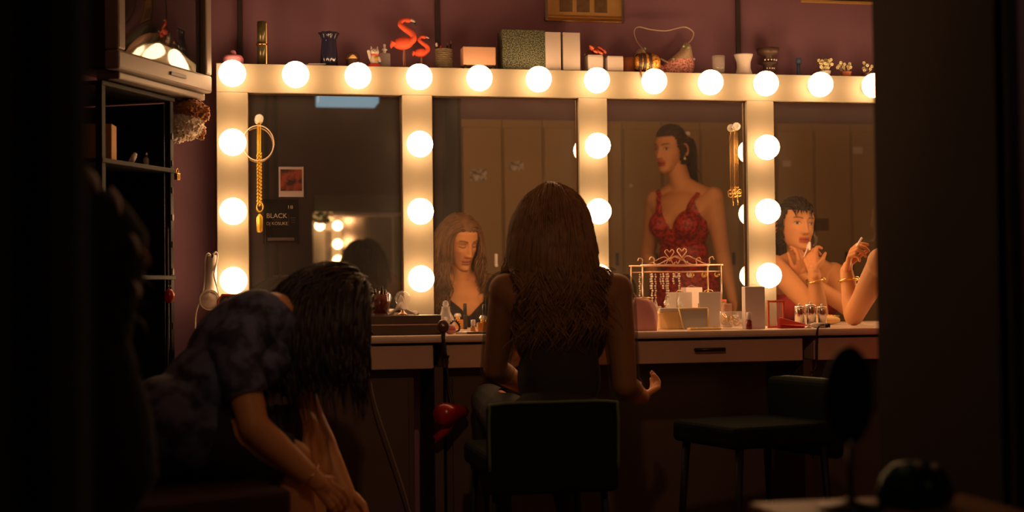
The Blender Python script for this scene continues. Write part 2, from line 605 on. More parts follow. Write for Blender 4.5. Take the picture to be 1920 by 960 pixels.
p, k = ledge_at(491)
t = thing('perfume_tube', 'tall slim olive cylinder with a gold band on the ledge', 'bottle', p)
obj('tube', MB().lathe([(.0165, 0), (.0165, .082), (.0165, .083)]), 'olive_tube', t)
obj('band', MB().lathe([(.0215, .079), (.0215, .084)]), 'gold', t)
obj('cap', MB().lathe([(.0165, .085), (.0165, .163), (.015, .165)]), 'olive_tube', t)
obj('edge_strip', MB().box((.0165, -.004, .08), (.003, .006, .158)), 'gold', t)

p, k = ledge_at(578, .02)
for i, (dx, dz, a, w, lab) in enumerate(((0.0, .001, .1, .11, 'lowest'), (.018, .0035, -.12, .09, 'middle'), (.03, .006, .28, .075, 'topmost'))):
    pts = [(-w / 2, -.02), (w / 2 * .6, -.026), (w / 2, 0), (w / 2 * .5, .024), (-w / 2 * .8, .02)]
    m = MB()
    zz = [0, .003, .006, .002, .001]
    m.add([(x, y, z) for (x, y), z in zip(pts, zz)] + [(x, y, z + .0015) for (x, y), z in zip(pts, zz)],
          [(4, 3, 2, 1, 0), (5, 6, 7, 8, 9)] + [(j, (j + 1) % 5, 5 + (j + 1) % 5, 5 + j) for j in range(5)], False)
    solo('paper_scrap', m, 'paper', 'pale curled paper scrap on the ledge, %s of the small pile' % lab, 'paper', (p[0] + dx, .02, LEDGE + dz), a, group='paper scraps on the ledge')

p, k = ledge_at(617)
t = thing('ribbed_vase', 'dark blue ribbed glass vase with a flared scalloped rim', 'vase', p)
obj('body', MB().lathe([(.021, 0), (.030, .004), (.029, .05), (.026, .09), (.024, .105), (.030, .120), (.036, .130), (.033, .131), (.024, .112), (.02, .02), (0, .012)],
                       n=48, cap=False, wob=lambda a, z: 1 + .07 * math.cos(8 * a) * (1 if z < .1 else 1.6)), 'dark_blue_glass', t)

p, k = ledge_at(661)
t = thing('mushroom_jar', 'small dark jar with a yellow domed cap and a pale smile line', 'jar', p)
obj('body', MB().lathe([(.017, 0), (.019, .004), (.019, .032), (.015, .036), (0, .037)]), 'dark_wood', t)
obj('cap', MB().lathe([(.021, .036), (.021, .040), (.016, .052), (.006, .058), (0, .059)]), 'yellow_cloth', t)
obj('brim', MB().lathe([(.024, .032), (.026, .040), (.021, .056), (.0, .064)]).xf(None, (0, .006, .0)), 'brown_glaze', t)
sm = [(.011 * math.sin(a), -.0195 + .002 * abs(a), .017 - .004 * math.cos(a)) for a in np.linspace(-.9, .9, 9)]
obj('smile_line', MB().tube(sm, .0014, 6), 'paper', t)

p, k = ledge_at(702, .03)
t = thing('cat_figurine', 'little white waving cat figurine on a red cushion', 'figurine', p)
obj('cushion', MB().lathe([(.020, 0), (.0235, .006), (.022, .014), (.015, .018), (0, .018)]), 'red_paint', t)
c = MB().ball((0, 0, .034), (.0185, .015, .021)).ball((0, -.002, .060), (.017, .014, .0145))
for s in (-1, 1):
    c.add([(s * .006, -.002, .071), (s * .016, -.002, .066), (s * .0125, -.002, .083), (s * .011, .006, .069)], [(0, 1, 2), (1, 3, 2), (3, 0, 2), (0, 3, 1)], False)
c.capsule((-.016, -.006, .036), (-.0225, -.008, .062), .0055, .006)
c.capsule((.014, -.010, .038), (.018, -.014, .026), .006, .005)
obj('body', c, 'white_card', t)
obj('coin', MB().ball((.004, -.0155, .036), (.0065, .003, .009)), 'yellow_gold', t)
obj('collar', MB().tube([(.0145 * math.cos(a), .013 * math.sin(a) - .001, .049) for a in np.linspace(0, 2 * math.pi, 17)[:-1]], .0025, 6, True), 'red_paint', t)
f = MB()
for s in (-1, 1):
    f.ball((s * .006, -.0155, .062), .0016, nu=8, nv=6)
f.ball((0, -.0165, .058), (.0018, .001, .0012), nu=8, nv=6)
obj('face', f, 'black_plastic', t)

p, k = ledge_at(721, .06)
t = thing('perfume_bottle', 'square clear perfume bottle behind the cat figurine', 'bottle', p)
obj('body', MB().box((0, 0, .031), (.042, .030, .062)), 'clear_glass', t, .006)
obj('stopper', MB().lathe([(.006, .062), (.006, .070), (.012, .073), (.009, .078), (.004, .082), (.006, .092), (.003, .096), (0, .097)], n=12), 'crystal', t)


def flamingo(u, h, label, y, face):
    p, k = ledge_at(u, y)
    q = h / 90.0 * k
    t = thing('flamingo_ornament', label, 'ornament', p, group=None)
    # picture-pixel profile of the 90 px tall bird, standing at x = 0
    body = MB().ball((-.5 * q * 2, 0, 49 * q), (19 * q, 9 * q, 12 * q), euler(y=-.12))
    body.tube(spline([(-18 * q, 0, 50 * q), (-22 * q, 0, 44 * q), (-23 * q, 0, 39 * q)], 8), [7 * q, 6 * q, 5 * q, 4.5 * q, 4 * q, 3 * q, 2 * q, 1.2 * q, .6 * q], 10)
    neck = spline([(10 * q, 0, 50 * q), (18 * q, 0, 58 * q), (14 * q, 0, 68 * q), (1 * q, 0, 77 * q), (-6 * q, 0, 84 * q), (-2 * q, 0, 91 * q), (6 * q, 0, 93 * q)], 26)
    body.tube(neck, np.linspace(7.5 * q, 3.6 * q, 27) ** 1.0, 10)
    body.ball((8 * q, 0, 92 * q), (7 * q, 4 * q, 4.6 * q))
    obj('body', body, 'flamingo', t)
    obj('leg', MB().tube([(0, 0, 0), (-1 * q, 0, 20 * q), (0, 0, 42 * q)], 1.0 * q, 8), 'flamingo_leg', t)
    obj('leg', MB().tube([(3 * q, 2 * q, 0), (2 * q, 2 * q, 20 * q), (2 * q, 2 * q, 42 * q)], 1.0 * q, 8), 'flamingo_leg', t)
    bk = obj('beak', MB().tube(spline([(13 * q, 0, 93 * q), (20 * q, 0, 90 * q), (22 * q, 0, 84 * q)], 8), np.linspace(3.2 * q, .8 * q, 9), 8), 'white_card', t)
    obj('beak_tip', MB().tube(spline([(21.5 * q, 0, 86 * q), (22.4 * q, 0, 82 * q)], 3) if False else [(21.2 * q, 0, 87.5 * q), (22.3 * q, 0, 81.5 * q)], [1.8 * q, .6 * q], 8), 'black_plastic', bk)
    return t


flamingo(757, 92, 'larger coral-red flamingo ornament on thin legs', .05, 1)
flamingo(790, 62, 'smaller coral-red flamingo ornament beside the brush basket', .06, 1)

p, k = ledge_at(832, .06)
t = thing('brush_basket', 'woven grey-brown basket cup holding brushes', 'basket', p)
w = MB()
for j in range(12):
    zz = .004 + j * .0068
    w.tube([((.029 + .0012 * math.cos(9 * a + j * math.pi)) * math.cos(a), (.029 + .0012 * math.cos(9 * a + j * math.pi)) * math.sin(a), zz) for a in np.linspace(0, 2 * math.pi, 37)[:-1]], .0042, 6, True)
obj('weave', w, 'basket_weave', t)
obj('liner', MB().lathe([(.026, 0), (.027, .080), (.025, .080), (.024, .004), (0, .003)], cap=False), 'dark_wood', t)
for j, (a, b, m2, lab) in enumerate((((-.015, 0, .01), (-.028, -.006, .105), 'white_plastic', 'pale-ended makeup brush leaning left out of the basket'),
                                     ((.012, .004, .01), (.030, .0, .118), 'brush_hair', 'dark makeup brush leaning right out of the basket'),
                                     ((.0, .008, .01), (.018, .01, .108), 'grey_plastic', 'grey-tipped makeup brush upright in the basket'),
                                     ((-.006, -.01, .01), (-.012, -.012, .094), 'red_paint', 'short reddish brush at the front of the basket'))):
    a, b = np.array(a), np.array(b)
    tb = thing('makeup_brush', lab, 'brush', p)
    obj('handle', MB().tube([a, a + (b - a) * .85], [.0025, .003], 8), 'dark_metal', tb)
    obj('bristles', MB().tube([a + (b - a) * .84, a + (b - a) * .93, b], [.0035, .0055, .002], 8), m2, tb)

p, k = ledge_at(896, .03)
t = thing('peach_box', 'peach box on short legs lit by the bulbs below', 'box', p)
obj('box', MB().box((0, 0, .050), (.122, .07, .068)), 'peach_card', t, .003)
for sx in (-1, 1):
    for sy in (-1, 1):
        obj('leg', MB().cyl((sx * .052, sy * .028, 0), (sx * .052, sy * .028, .017), .004, 8), 'dark_metal', t)

p, k = ledge_at(978, .06)
solo('glitter_box', MB().box((0, 0, .077), (.164, .10, .154)), 'green_glitter', 'large grey-green glitter gift box on the ledge', 'box', p, bevel=.002)
p, k = ledge_at(990, .10)
t = thing('felt_hat', 'dark purple round hat behind the glitter box', 'hat', (p[0], .126, LEDGE))
obj('crown', MB().ball((0, 0, .125), (.062, .020, .052)), 'purple_felt', t)
obj('brim', MB().box((0, -.001, .05), (.13, .038, .10)), 'purple_felt', t, .015)
p, k = ledge_at(1034, .035)
solo('white_box', MB().box((0, 0, .0735), (.0585, .06, .147)), 'white_card', 'tall white carton against the glitter box', 'box', (p[0], .035, LEDGE), bevel=.0015)
p, k = ledge_at(1068, .035)
solo('white_box', MB().box((0, 0, .0735), (.0655, .06, .147)), 'white_card', 'tall white carton right of its slightly narrower twin', 'box', (p[0] + .001, .035, LEDGE), bevel=.0015)
p, k = ledge_at(1113, .035)
t = thing('ceramic_pot', 'white rounded square pot holding an orange-red flower', 'pot', p)
obj('body', MB().lathe([(.034, 0), (.041, .006), (.042, .056), (.039, .066), (.034, .066), (.034, .02), (0, .02)], n=4, R=rotz(math.pi / 4), smooth=False, cap=False), 'white_card', t, .006)
fl = thing('silk_flower', 'orange-red silk flower lying on the white pot', 'flower', (p[0] + .012, .033, LEDGE + .067))
pe = MB()
for j in range(14):
    a = j * 2.4
    r = .006 + .0016 * j
    pe.ball((r * math.cos(a), r * .8 * math.sin(a), .017 + .010 * math.sin(j * 1.7)), (.014, .011, .006), euler(.6 * math.sin(a), .7 * math.cos(a), a), 10, 6)
obj('petals', pe, 'orange_red', fl)
obj('stem', MB().tube([(-.01, 0, .012), (-.03, 0, .018), (-.045, 0, .008), (-.048, 0, .0)], .003, 6), 'brown_glaze', fl)
p, k = ledge_at(1150, .03)
solo('ceramic_pot', MB().lathe([(.036, 0), (.043, .004), (.043, .056), (.041, .062), (.036, .062), (.036, .02), (0, .02)], n=4, R=rotz(math.pi / 4), smooth=False, cap=False),
     'white_card', 'smaller empty white square pot right of the flower pot', 'pot', p, bevel=.006)
p, k = ledge_at(1180, .08)
solo('brown_bowl', MB().lathe([(.024, 0), (.031, .01), (.034, .045), (.034, .066), (.031, .066), (.028, .012), (0, .01)], cap=False), 'terracotta', 'reddish-brown bowl between white pot and striped collar', 'bowl', p)

p, k = ledge_at(1213, .02)
t = thing('striped_headband', 'orange and black striped sequin headpiece hanging over the bulbs', 'headpiece', p)
cu = MB()
for j in range(5):
    pass
prof = [(.022, -.046), (.034, -.030), (.038, -.010), (.038, .012), (.034, .032), (.024, .046)]
obj('body', MB().lathe(prof, (0, 0, .040), n=28, R=euler(y=math.pi / 2)), 'tiger_sequin', t)
for zz, r in ((-.034, .0345), (.004, .0395), (-.018, .037)):
    obj('stripe', MB().lathe([(r - .003, zz - .007), (r + .0012, zz - .005), (r + .0012, zz + .006), (r - .003, zz + .008)], (0, 0, .040), n=28, R=euler(y=math.pi / 2), cap=False), 'dark_stripe', t)
obj('cord', MB().tube(spline([(-.036, -.03, .02), (-.040, -.048, .0), (-.036, -.052, -.02), (-.026, -.054, -.036), (-.016, -.056, -.044)], 16), .0025, 6), 'brown_glaze', t)

p, k = ledge_at(1248, .095)
q = k
t = thing('sequin_bra', 'pink and beige sequinned costume bra with a thin strap loop', 'bra', p)
for s, cx, top in ((1, 0, 66), (-1, -8, 52)):
    cup = MB()
    n = 16
    vs, fs = [], []
    for i in range(n + 1):
        z = i / n
        lo = np.interp(z, (0, .35, .52, .75, 1), (-6, -7, 8, 26, 36))
        hi = np.interp(z, (0, .1, .3, .6, .9, 1), (44, 52, 58, 54, 50, 44))
        for j in range(n + 1):
            x = j / n
            bul = math.sin(math.pi * min(1, max(0, x))) ** .6 * math.sin(math.pi * (.10 + .80 * (1 - z)))
            vs.append((s * (lo + (hi - lo) * x) * q + cx * q, -.034 * bul, z * top * q))
    for i in range(n):
        for j in range(n):
            a = i * (n + 1) + j
            fs.append((a, a + 1, a + n + 2, a + n + 1))
    cup.add(vs, fs)
    c_o = obj('cup', cup, 'pink_sequin', t)
    c_o.data.materials.append(MATS['beige_mesh'])
    for pl in c_o.data.polygons:
        if pl.center.z > (30 + .12 * s * pl.center.x / q) * q:
            pl.material_index = 1
    mo = c_o.modifiers.new('thick', 'SOLIDIFY')
    mo.thickness = .003
obj('bridge', MB().tube(spline([(-12 * q, -.012, 33 * q), (5 * q, -.015, 26 * q), (20 * q, -.014, 33 * q)], 10), .004, 6), 'beige_mesh', t)
obj('strap', MB().tube(spline([(-44 * q, -.006, 49 * q), (-56 * q, 0, 66 * q), (-61 * q, 0, 84 * q), (-52 * q, 0, 93 * q), (-30 * q, 0, 89 * q), (0, 0, 87 * q), (22 * q, 0, 92 * q), (40 * q, 0, 95 * q), (55 * q, 0, 86 * q), (53 * q, 0, 74 * q), (44 * q, -.004, 64 * q)], 60), .0042, 8, flat=.5), 'beige_strap', t)
for x, z in ((32, 57), (41, 55), (12, 32), (-44, 50), (55, 34), (50, 14)):
    obj('gem', MB().ball((x * q, -.024 if abs(x) < 50 else -.008, z * q), (.0055, .004, .0055), nu=8, nv=6), 'green_gem' if x < 50 else 'crystal', t)

p, k = ledge_at(1347)
solo('glass_tumbler', MB().lathe([(.0003, 0), (.0245, 0), (.026, .078), (.0245, .078), (.022, .006), (0, .006)], cap=False), 'clear_glass', 'clear straight drinking glass left of the frosted cup', 'glass', p)
p, k = ledge_at(1394, .04)
solo('frosted_cup', MB().lathe([(.034, 0), (.034, .006), (.026, .03), (.027, .055), (.036, .080), (.037, .084), (.034, .084), (.024, .055), (.023, .03), (.028, .01), (0, .01)], cap=False),
     'white_card', 'frosted white waisted cup on the ledge', 'cup', p)
p, k = ledge_at(1440, .09)
t = thing('stacked_stand', 'dark tiered stand with small pale beads behind the frosted cup', 'stand', p)
b = MB()
pr = []
for z, r in ((0, .022), (.02, .020), (.030, .034), (.036, .020), (.052, .018), (.060, .040), (.066, .020), (.088, .018), (.096, .042), (.118, .046), (.12, .0)):
    pr.append((r, z))
obj('body', b.lathe(pr), 'dark_wood', t)
for z, n_, r in ((.070, 5, .040), (.038, 4, .032)):
    for j in range(n_):
        a = -math.pi / 2 + (j - n_ / 2 + .5) * .35
        obj('bead', MB().ball((r * .9 * math.cos(a), r * .9 * math.sin(a), z), .0035, nu=8, nv=6), 'pearl', t)
p, k = ledge_at(1497, .08)
t = thing('blue_tube', 'slim blue-black cosmetic tube with a wider cap', 'tube', p)
obj('body', MB().lathe([(.010, 0), (.007, .03), (.007, .06)], n=14), 'blue_plastic', t)
obj('cap', MB().lathe([(.011, .060), (.012, .082), (0, .084)], n=14), 'blue_plastic', t)


def flower_pot(u, label, pot_m, pot_h, n, spread, h, y, leaf):
    p, k = ledge_at(u, y)
    t = thing('flower_pot', label, 'plant', p)
    obj('pot', MB().lathe([(.017, 0), (.021, pot_h * .9), (.022, pot_h), (.018, pot_h), (.016, .005), (0, .005)], n=16, cap=False), pot_m, t)
    rr = random.Random(u)
    for j in range(n):
        a, rad = rr.uniform(0, 6.28), spread * math.sqrt(rr.random())
        q = np.array([rad * math.cos(a), rad * .6 * math.sin(a), pot_h + h * rr.uniform(.25, 1)])
        bl = MB()
        for m_ in range(5):
            b_ = m_ * 1.257 + a
            bl.ball(q + np.array([.0042 * math.cos(b_), -.001, .0042 * math.sin(b_)]), (.0034, .002, .0034), nu=6, nv=4)
        bl.tube([q, (q[0] * .3, q[1] * .3, pot_h - .003)], .0008, 4)
        obj('blossom', bl, leaf, t)
    return t


flower_pot(1547, 'white pot crowded with pale cream blossoms', 'white_card', .024, 18, .030, .045, .02, 'leaf_pale')
flower_pot(1586, 'terracotta pot with a few loose cream blossoms', 'terracotta', .024, 9, .036, .036, .03, 'leaf_pale')
flower_pot(1625, 'small plant with yellow-green blossoms at the right end of the ledge', 'brown_glaze', .020, 7, .022, .042, .03, 'leaf_pale')

# pictures on the wall
pa, pb = on_plane(1020, 40, WALL_Y), on_plane(1169, 40, WALL_Y)
t = thing('picture_frame', 'gold picture frame with three small dark prints, hung above the mirror', 'picture', ((pa[0] + pb[0]) / 2, WALL_Y - .001, pa[2]))
w = pb[0] - pa[0]
fr = MB()
fr.box((0, -.008, .008), (w, .016, .016)).box((0, -.008, .232), (w, .016, .016))
obj('frame', fr, 'gold', t, .002)
fr = MB()
fr.box((-w / 2 + .006, -.008, .12), (.012, .018, .24)).box((w / 2 - .006, -.008, .12), (.012, .018, .24))
obj('frame_side', fr, 'chrome', t, .002)
obj('mount', MB().box((0, -.003, .12), (w - .02, .006, .22)), 'picture_mount', t)
for x in (-.072, -.004, .066):
    obj('print', MB().box((x, -.0065, .088), (.05, .003, .10)), 'picture_dark', t)
pa, pb = on_plane(1500, 3, WALL_Y), on_plane(1640, 5, WALL_Y)
t = thing('picture_frame', 'pale-edged picture frame at the top right, only its lower edge showing', 'picture', ((pa[0] + pb[0]) / 2 + .02, WALL_Y - .001, pa[2] - .004))
w = pb[0] - pa[0] + .04
obj('frame', MB().box((0, -.006, .005), (w, .012, .010)), 'picture_mount', t, .001)
obj('print', MB().box((0, -.004, .11), (w, .006, .20)), 'picture_dark', t)

# ------------------------------------------------------------------ things fixed to the mirror glass
def glass_at(u, v, y=-.002):
    return on_plane(u, v, y)


c = glass_at(546, 341)
t = thing('instant_photo', 'instant photograph with a pale border stuck on the mirror', 'photo', (c[0], -.0028, c[2] - .0555))
obj('card', MB().box((0, 0, .0555), (.088, .0012, .108)), 'photo_border', t, .0005)
obj('image', MB().box((0, -.0008, .0615), (.076, .0008, .077)), 'photo_print', t)
c = glass_at(528, 414)
t = thing('club_poster', 'black party poster stuck on the mirror under the instant photo', 'poster', (c[0] - .003, -.0018, c[2] - .0815))
obj('sheet', MB().box((0, 0, .079), (.124, .0008, .158)), 'poster_black', t)
text_mesh('BLACK', .024, 'poster_ink', t, (-.051, -.0008, .0915), width=.072)
text_mesh('PARTY', .0085, 'poster_dim', t, (-.030, -.0008, .0815), width=.030)
text_mesh('DJ KOSUKE', .016, 'poster_ink', t, (-.051, -.0008, .0665), width=.074)
text_mesh('18', .017, 'poster_ink', t, (.022, -.0008, .125), width=.017)
obj('rule_line', MB().box((.028, -.0007, .083), (.0012, .0004, .042)), 'poster_dim', t)
obj('print_band', MB().box((0, -.0007, .016), (.094, .0004, .011)), 'poster_dim', t)
obj('print_edge', MB().box((-.055, -.0007, .03), (.0012, .0004, .06)).box((0, -.0007, .0012), (.112, .0004, .0012)), 'poster_dim', t)
for j in range(3):
    obj('small_print', MB().box((.044, -.0007, .092 - j * .008), (.020 - .004 * j, .0004, .002)), 'poster_dim', t)


def knob(u, v, label):
    c = glass_at(u, v, -.03)
    t = thing('crystal_hook', label, 'hook', (c[0], -.0005, c[2]))
    obj('stem', MB().cyl((0, 0, 0), (0, -.022, 0), .005, 12), 'chrome', t)
    obj('knob', MB().lathe([(.006, .018), (.012, .022), (.016, .030), (.013, .039), (.006, .042), (0, .042)], n=10, R=euler(x=math.pi / 2), smooth=False), 'crystal', t)
    return c


c = knob(486, 222, 'faceted crystal knob on the left mirror pane holding yellow chains')
# yellow chains: slim strands with beads, hanging down the pane
zend = glass_at(488, 435, -.02)[2]
t = thing('gold_necklace', 'long yellow-gold tassel necklace hanging from the left crystal knob', 'necklace', (c[0], -.019, c[2]))
L = c[2] - zend
for j, dx in enumerate((-.0055, .0045, -.001)):
    path = [(dx * min(1, (z / .02)), -.002 * (j % 2) - .004, -z) for z in np.linspace(0.0, L * .75, 20)]
    obj('chain', MB().tube(path, .0019, 6), 'yellow_gold', t)
ln = MB()
for j in range(46):
    z = L * (.30 + .47 * j / 46)
    ln.ball((.0065 * math.sin(j * 2.1), -.008, -z), (.0042, .0036, .0045), nu=8, nv=5)
obj('beads', ln, 'yellow_gold', t)
obj('ring', MB().tube([(.011 * math.cos(a) + .001, -.008, -L * .78 + .016 * math.sin(a)) for a in np.linspace(0, 6.283, 17)[:-1]], .0022, 6, True), 'yellow_gold', t)
obj('tassel', MB().tube([(.0, -.008, -L * .84), (0, -.008, -L * .87), (0, -.008, -L * .99), (0, -.008, -L)], [.004, .011, .010, .007], 12), 'yellow_gold', t)
c2 = glass_at(484, 269, -.02)
ring = [(.055 * math.cos(a), -.004 * math.sin(a * 1), .062 * math.sin(a)) for a in np.linspace(0, 6.283, 49)[:-1]]
solo('bangle', MB().tube(ring, .0020, 8, True), 'beige_strap', 'thin pale hoop hanging behind the yellow necklace', 'bangle', (c2[0], -.0335, c2[2]))
c = knob(1381, 237, 'round crystal knob on the third mirror pane holding thin gold chains')
t = thing('gold_necklace', 'thin gold chains with a bow pendant hanging from the right crystal knob', 'necklace', (c[0], -.021, c[2]))
L = c[2] - glass_at(1383, 385, -.02)[2]
for dx in (-.008, .006, .001, -.004):
    obj('chain', MB().tube([(dx * min(1, z / .03), -.002, -z) for z in np.linspace(0, L * .8, 14)], .0011, 5), 'gold', t)
pend = MB()
for a in (.5, 2.6, 3.9, 5.6):
    pend.tube([(.011 * math.cos(a) + .010 * math.cos(b) * .8, -.004, -L * .84 + .009 * math.sin(a) + .008 * math.sin(b)) for b in np.linspace(0, 6.283, 13)[:-1]], .0021, 6, True)
pend.ball((0, -.005, -L * .84), .006).tube([(0, -.004, -L * .86), (.003, -.004, -L)], [.003, .001], 6)
obj('pendant', pend, 'gold', t)
# ------------------------------------------------------------------ things on the counter
def ct_at(u, d):
    p = on_plane(u, 600, -d)
    return np.array([p[0], -d, COUNTER])


# white hair dryer hanging on the wall at the left end
c = on_plane(393, 562, -.10)
t = thing('hair_dryer', 'white hair dryer hanging by its cord left of the mirror', 'hair dryer', (c[0], -.10, c[2] - .04))
obj('barrel', MB().lathe([(.030, -.05), (.0345, -.03), (.0355, .05), (.028, .075), (.02, .08), (0, .08)], (0, 0, .04), n=24, R=euler(x=-math.pi / 2)), 'white_plastic', t)
obj('nozzle_ring', MB().tube([(.0335 * math.cos(a), -.05, .04 + .0335 * math.sin(a)) for a in np.linspace(0, 6.283, 25)[:-1]], .003, 6, True), 'white_plastic', t)
obj('handle', MB().tube(spline([(.004, .0, .06), (.006, 0, .10), (.009, 0, .16), (.010, .0, .195)], 12), np.linspace(.023, .015, 13), 14), 'white_plastic', t)
obj('cord', MB().tube(spline([(.010, 0, .19), (.022, 0, .205), (.028, 0, .19), (.018, -.02, .14), (.016, -.03, .12), (.026, -.03, .08), (.034, -.03, .045), (.037, -.02, .0), (.036, 0, -.05)], 40), .003, 8), 'white_plastic', t)
obj('hang_loop', MB().tube(spline([(.008, 0, .19), (-.004, 0, .20), (-.014, 0, .18), (-.016, 0, .12), (-.022, -.02, .07), (-.045, 0, .0), (-.05, 0, -.06)], 40), .003, 8), 'white_plastic', t)
solo('wall_hook', MB().tube(spline([(0, .0, 0), (0, -.12, 0), (0, -.255, -.004), (0, -.262, .008)], 12), .004, 8), 'dark_metal', 'small dark wall hook holding the white hair dryer', 'hook', (c[0] + .011, WALL_Y - .001, c[2] + .150))

# red-framed make-up case with mirror lid
p = ct_at(455, .26)
t = thing('makeup_case', 'dark open makeup case with a red-brown rim, behind the bending woman', 'case', (p[0], p[1], COUNTER), .05)
R = euler(x=-.30)
o_ = [(-.078, 0), (.078, 0), (.078, .085), (.060, .112), (-.066, .116), (-.080, .095)]
obj('lid', MB().prism(o_, 0, .022).xf(R, (0, 0, .03)), 'dark_leather', t, .005)
rim = [(x, -.003, z) for x, z in o_]
obj('rim', MB().tube(rim, .0045, 8, True).xf(R, (0, 0, .03)), 'orange_red', t)
obj('mirror', MB().prism([(x * .86, z * .86 + .006) for x, z in o_], -.004, .0).xf(R, (0, 0, .03)), 'opp_glass', t)
obj('base', MB().box((0, -.05, .014), (.156, .10, .028)), 'dark_leather', t, .004)
p = ct_at(500, .22)
t = MB()
vs, fs = [], []
n = 18
for i in range(9):
    for k in range(n):
        a = 6.283 * k / n
        r = (.020 + .004 * math.sin(3 * a + i)) * (1 - .10 * i) * (1 + .25 * math.sin(5 * a + 1.3 * i) * i / 8)
        vs.append((r * math.cos(a), r * .8 * math.sin(a), i * .0155))
for i in range(8):
    for k in range(n):
        fs.append((i * n + k, i * n + (k + 1) % n, (i + 1) * n + (k + 1) % n, (i + 1) * n + k))
fs.append(tuple(range(n - 1, -1, -1)))
fs.append(tuple(8 * n + k for k in range(n)))
solo('tissue', t.add(vs, fs), 'tissue', 'white tissue sticking up beside the makeup case', 'tissue', p)

# two stacked dark boxes, with things on them
p = ct_at(757, .32)
bx = solo('flat_case', MB().box((0, 0, .0165), (.245, .16, .033)), 'dark_wood', 'lower of two flat dark cases stacked on the counter', 'case', (p[0], p[1], COUNTER), -.08, .003)
b2 = thing('flat_case', 'upper of two flat dark cases, with a pale lower edge', 'case', (p[0], p[1], COUNTER + .033), -.08)
obj('rim', MB().box((0, 0, .0022), (.247, .162, .0044)), 'rose_gold', b2, .001)
obj('lid', MB().box((0, 0, .0187), (.245, .16, .0285)), 'dark_wood', b2, .003)
top = COUNTER + .0665
p = ct_at(712, .33)
t = thing('makeup_cup', 'dark red glass cup crowded with brushes and lipsticks', 'cup', (p[0], p[1], top))
obj('cup', MB().lathe([(.0003, 0), (.032, 0), (.036, .072), (.034, .072), (.029, .006), (0, .006)], cap=False), 'smoked_glass', t)
rr = random.Random(3)
for j in range(9):
    a = j * .7
    b0 = np.array([.017 * math.cos(a), .017 * math.sin(a), .008])
    b1 = np.array([.028 * math.cos(a), .026 * math.sin(a), rr.uniform(.068, .105)])
    mm = ('dark_red_polish', 'black_plastic', 'chrome', 'orange_red')[j % 4]
    ob = thing('cosmetic_stick', '%s cosmetic stick in the dark red cup, %s' % (('dark red', 'black', 'silver', 'orange')[j % 4], ('rightmost', 'back right', 'at the back', 'back left', 'leftmost', 'front left', 'front middle', 'front right', 'right of the middle')[j]), 'cosmetic', (p[0], p[1], top), group='sticks in the dark red cup')
    obj('barrel', MB().cyl(b0, b0 + (b1 - b0) * .7, .0045, 10), mm, ob)
    obj('cap', MB().cyl(b0 + (b1 - b0) * .7, b1, .005, 10, .004), 'black_plastic' if j % 2 else mm, ob)
p = ct_at(754, .345)
m = MB()
vs, fs = [], []
nx, ny = 22, 12
for i in range(ny):
    for j in range(nx):
        x, y = (j / (nx - 1) - .5), (i / (ny - 1) - .5)
        z = .055 * math.exp(-((x + .04) / .16) ** 2 - (y / .5) ** 2) * (1 + .3 * math.sin(9 * x + 4 * y)) + .006 * math.sin(14 * x + 3 * math.sin(6 * y)) + .008
        vs.append((x * .105, y * .075, max(.002, z)))
for i in range(ny - 1):
    for j in range(nx - 1):
        a = i * nx + j
        fs.append((a, a + 1, a + nx + 1, a + nx))
o = solo('crumpled_cloth', m.add(vs, fs), 'tissue', 'crumpled white cloth on top of the dark cases', 'cloth', (p[0], p[1], top))
mo = o.modifiers.new('thick', 'SOLIDIFY')
mo.thickness = .002
p = ct_at(755, .265)
t = thing('crystal_ball_stopper', 'round clear glass ball on a small metal foot', 'ornament', (p[0], p[1], top))
obj('foot', MB().lathe([(.020, 0), (.018, .004), (.006, .010), (.008, .024), (.011, .032)], n=16), 'rose_gold', t)
obj('ball', MB().ball((0, 0, .056), .0265, nu=28, nv=18), 'clear_glass', t)
p = ct_at(692, .425)
t = thing('black_clip', 'small black hair clip at the counter edge', 'clip', (p[0], p[1], COUNTER))
obj('jaw', MB().tube(spline([(-.012, 0, .006), (-.004, 0, .016), (.006, 0, .014), (.013, 0, .004)], 10), .004, 8), 'black_plastic', t)
obj('jaw', MB().tube(spline([(-.012, .006, .006), (-.002, .008, .011), (.013, .006, .004)], 10), .004, 8), 'black_plastic', t)

# things between the cases and the blonde woman
p = ct_at(836, .22)
t = thing('glass_decanter', 'clear cut-glass bottle with a knobbly surface', 'bottle', (p[0], p[1], COUNTER))
obj('body', MB().lathe([(.026, 0), (.032, .006), (.033, .03), (.026, .055), (.016, .074), (.014, .088), (.017, .092)], n=20, wob=lambda a, z: 1 + .06 * math.cos(10 * a + 120 * z)), 'crystal', t)
obj('stopper', MB().lathe([(.006, .09), (.012, .098), (.009, .110), (0, .114)], n=10, smooth=False), 'crystal', t)
p = ct_at(852, .34)
ring = [(.019 * math.cos(a), .006 * math.sin(2 * a), .022 + .019 * math.sin(a)) for a in np.linspace(0, 6.283, 33)[:-1]]
m = MB().tube(ring, .0035, 8, True)
for a in np.linspace(0, 6.283, 17)[:-1]:
    m.tube([(.020 * math.cos(a), 0, .022 + .020 * math.sin(a)), (.0255 * math.cos(a), 0, .022 + .0255 * math.sin(a))], [.002, .0006], 6)
solo('spiked_bangle', m, 'black_plastic', 'black spiked bangle standing by the round brush', 'bangle', (p[0], p[1], COUNTER + .0035), .3)
p = ct_at(844, .40)
t = thing('powder_puff', 'flesh-pink powder puff behind the round brown brush end', 'powder puff', (p[0], p[1], COUNTER))
obj('puff', MB().ball((0, 0, .017), (.022, .010, .017)), 'pink_cloth', t)
obj('ribbon', MB().box((0, -.010, .017), (.030, .003, .006)), 'orange_red', t, .001)
p = ct_at(887, .30)
t = thing('nail_polish', 'small red nail polish bottle with a white cap', 'nail polish', (p[0], p[1], COUNTER))
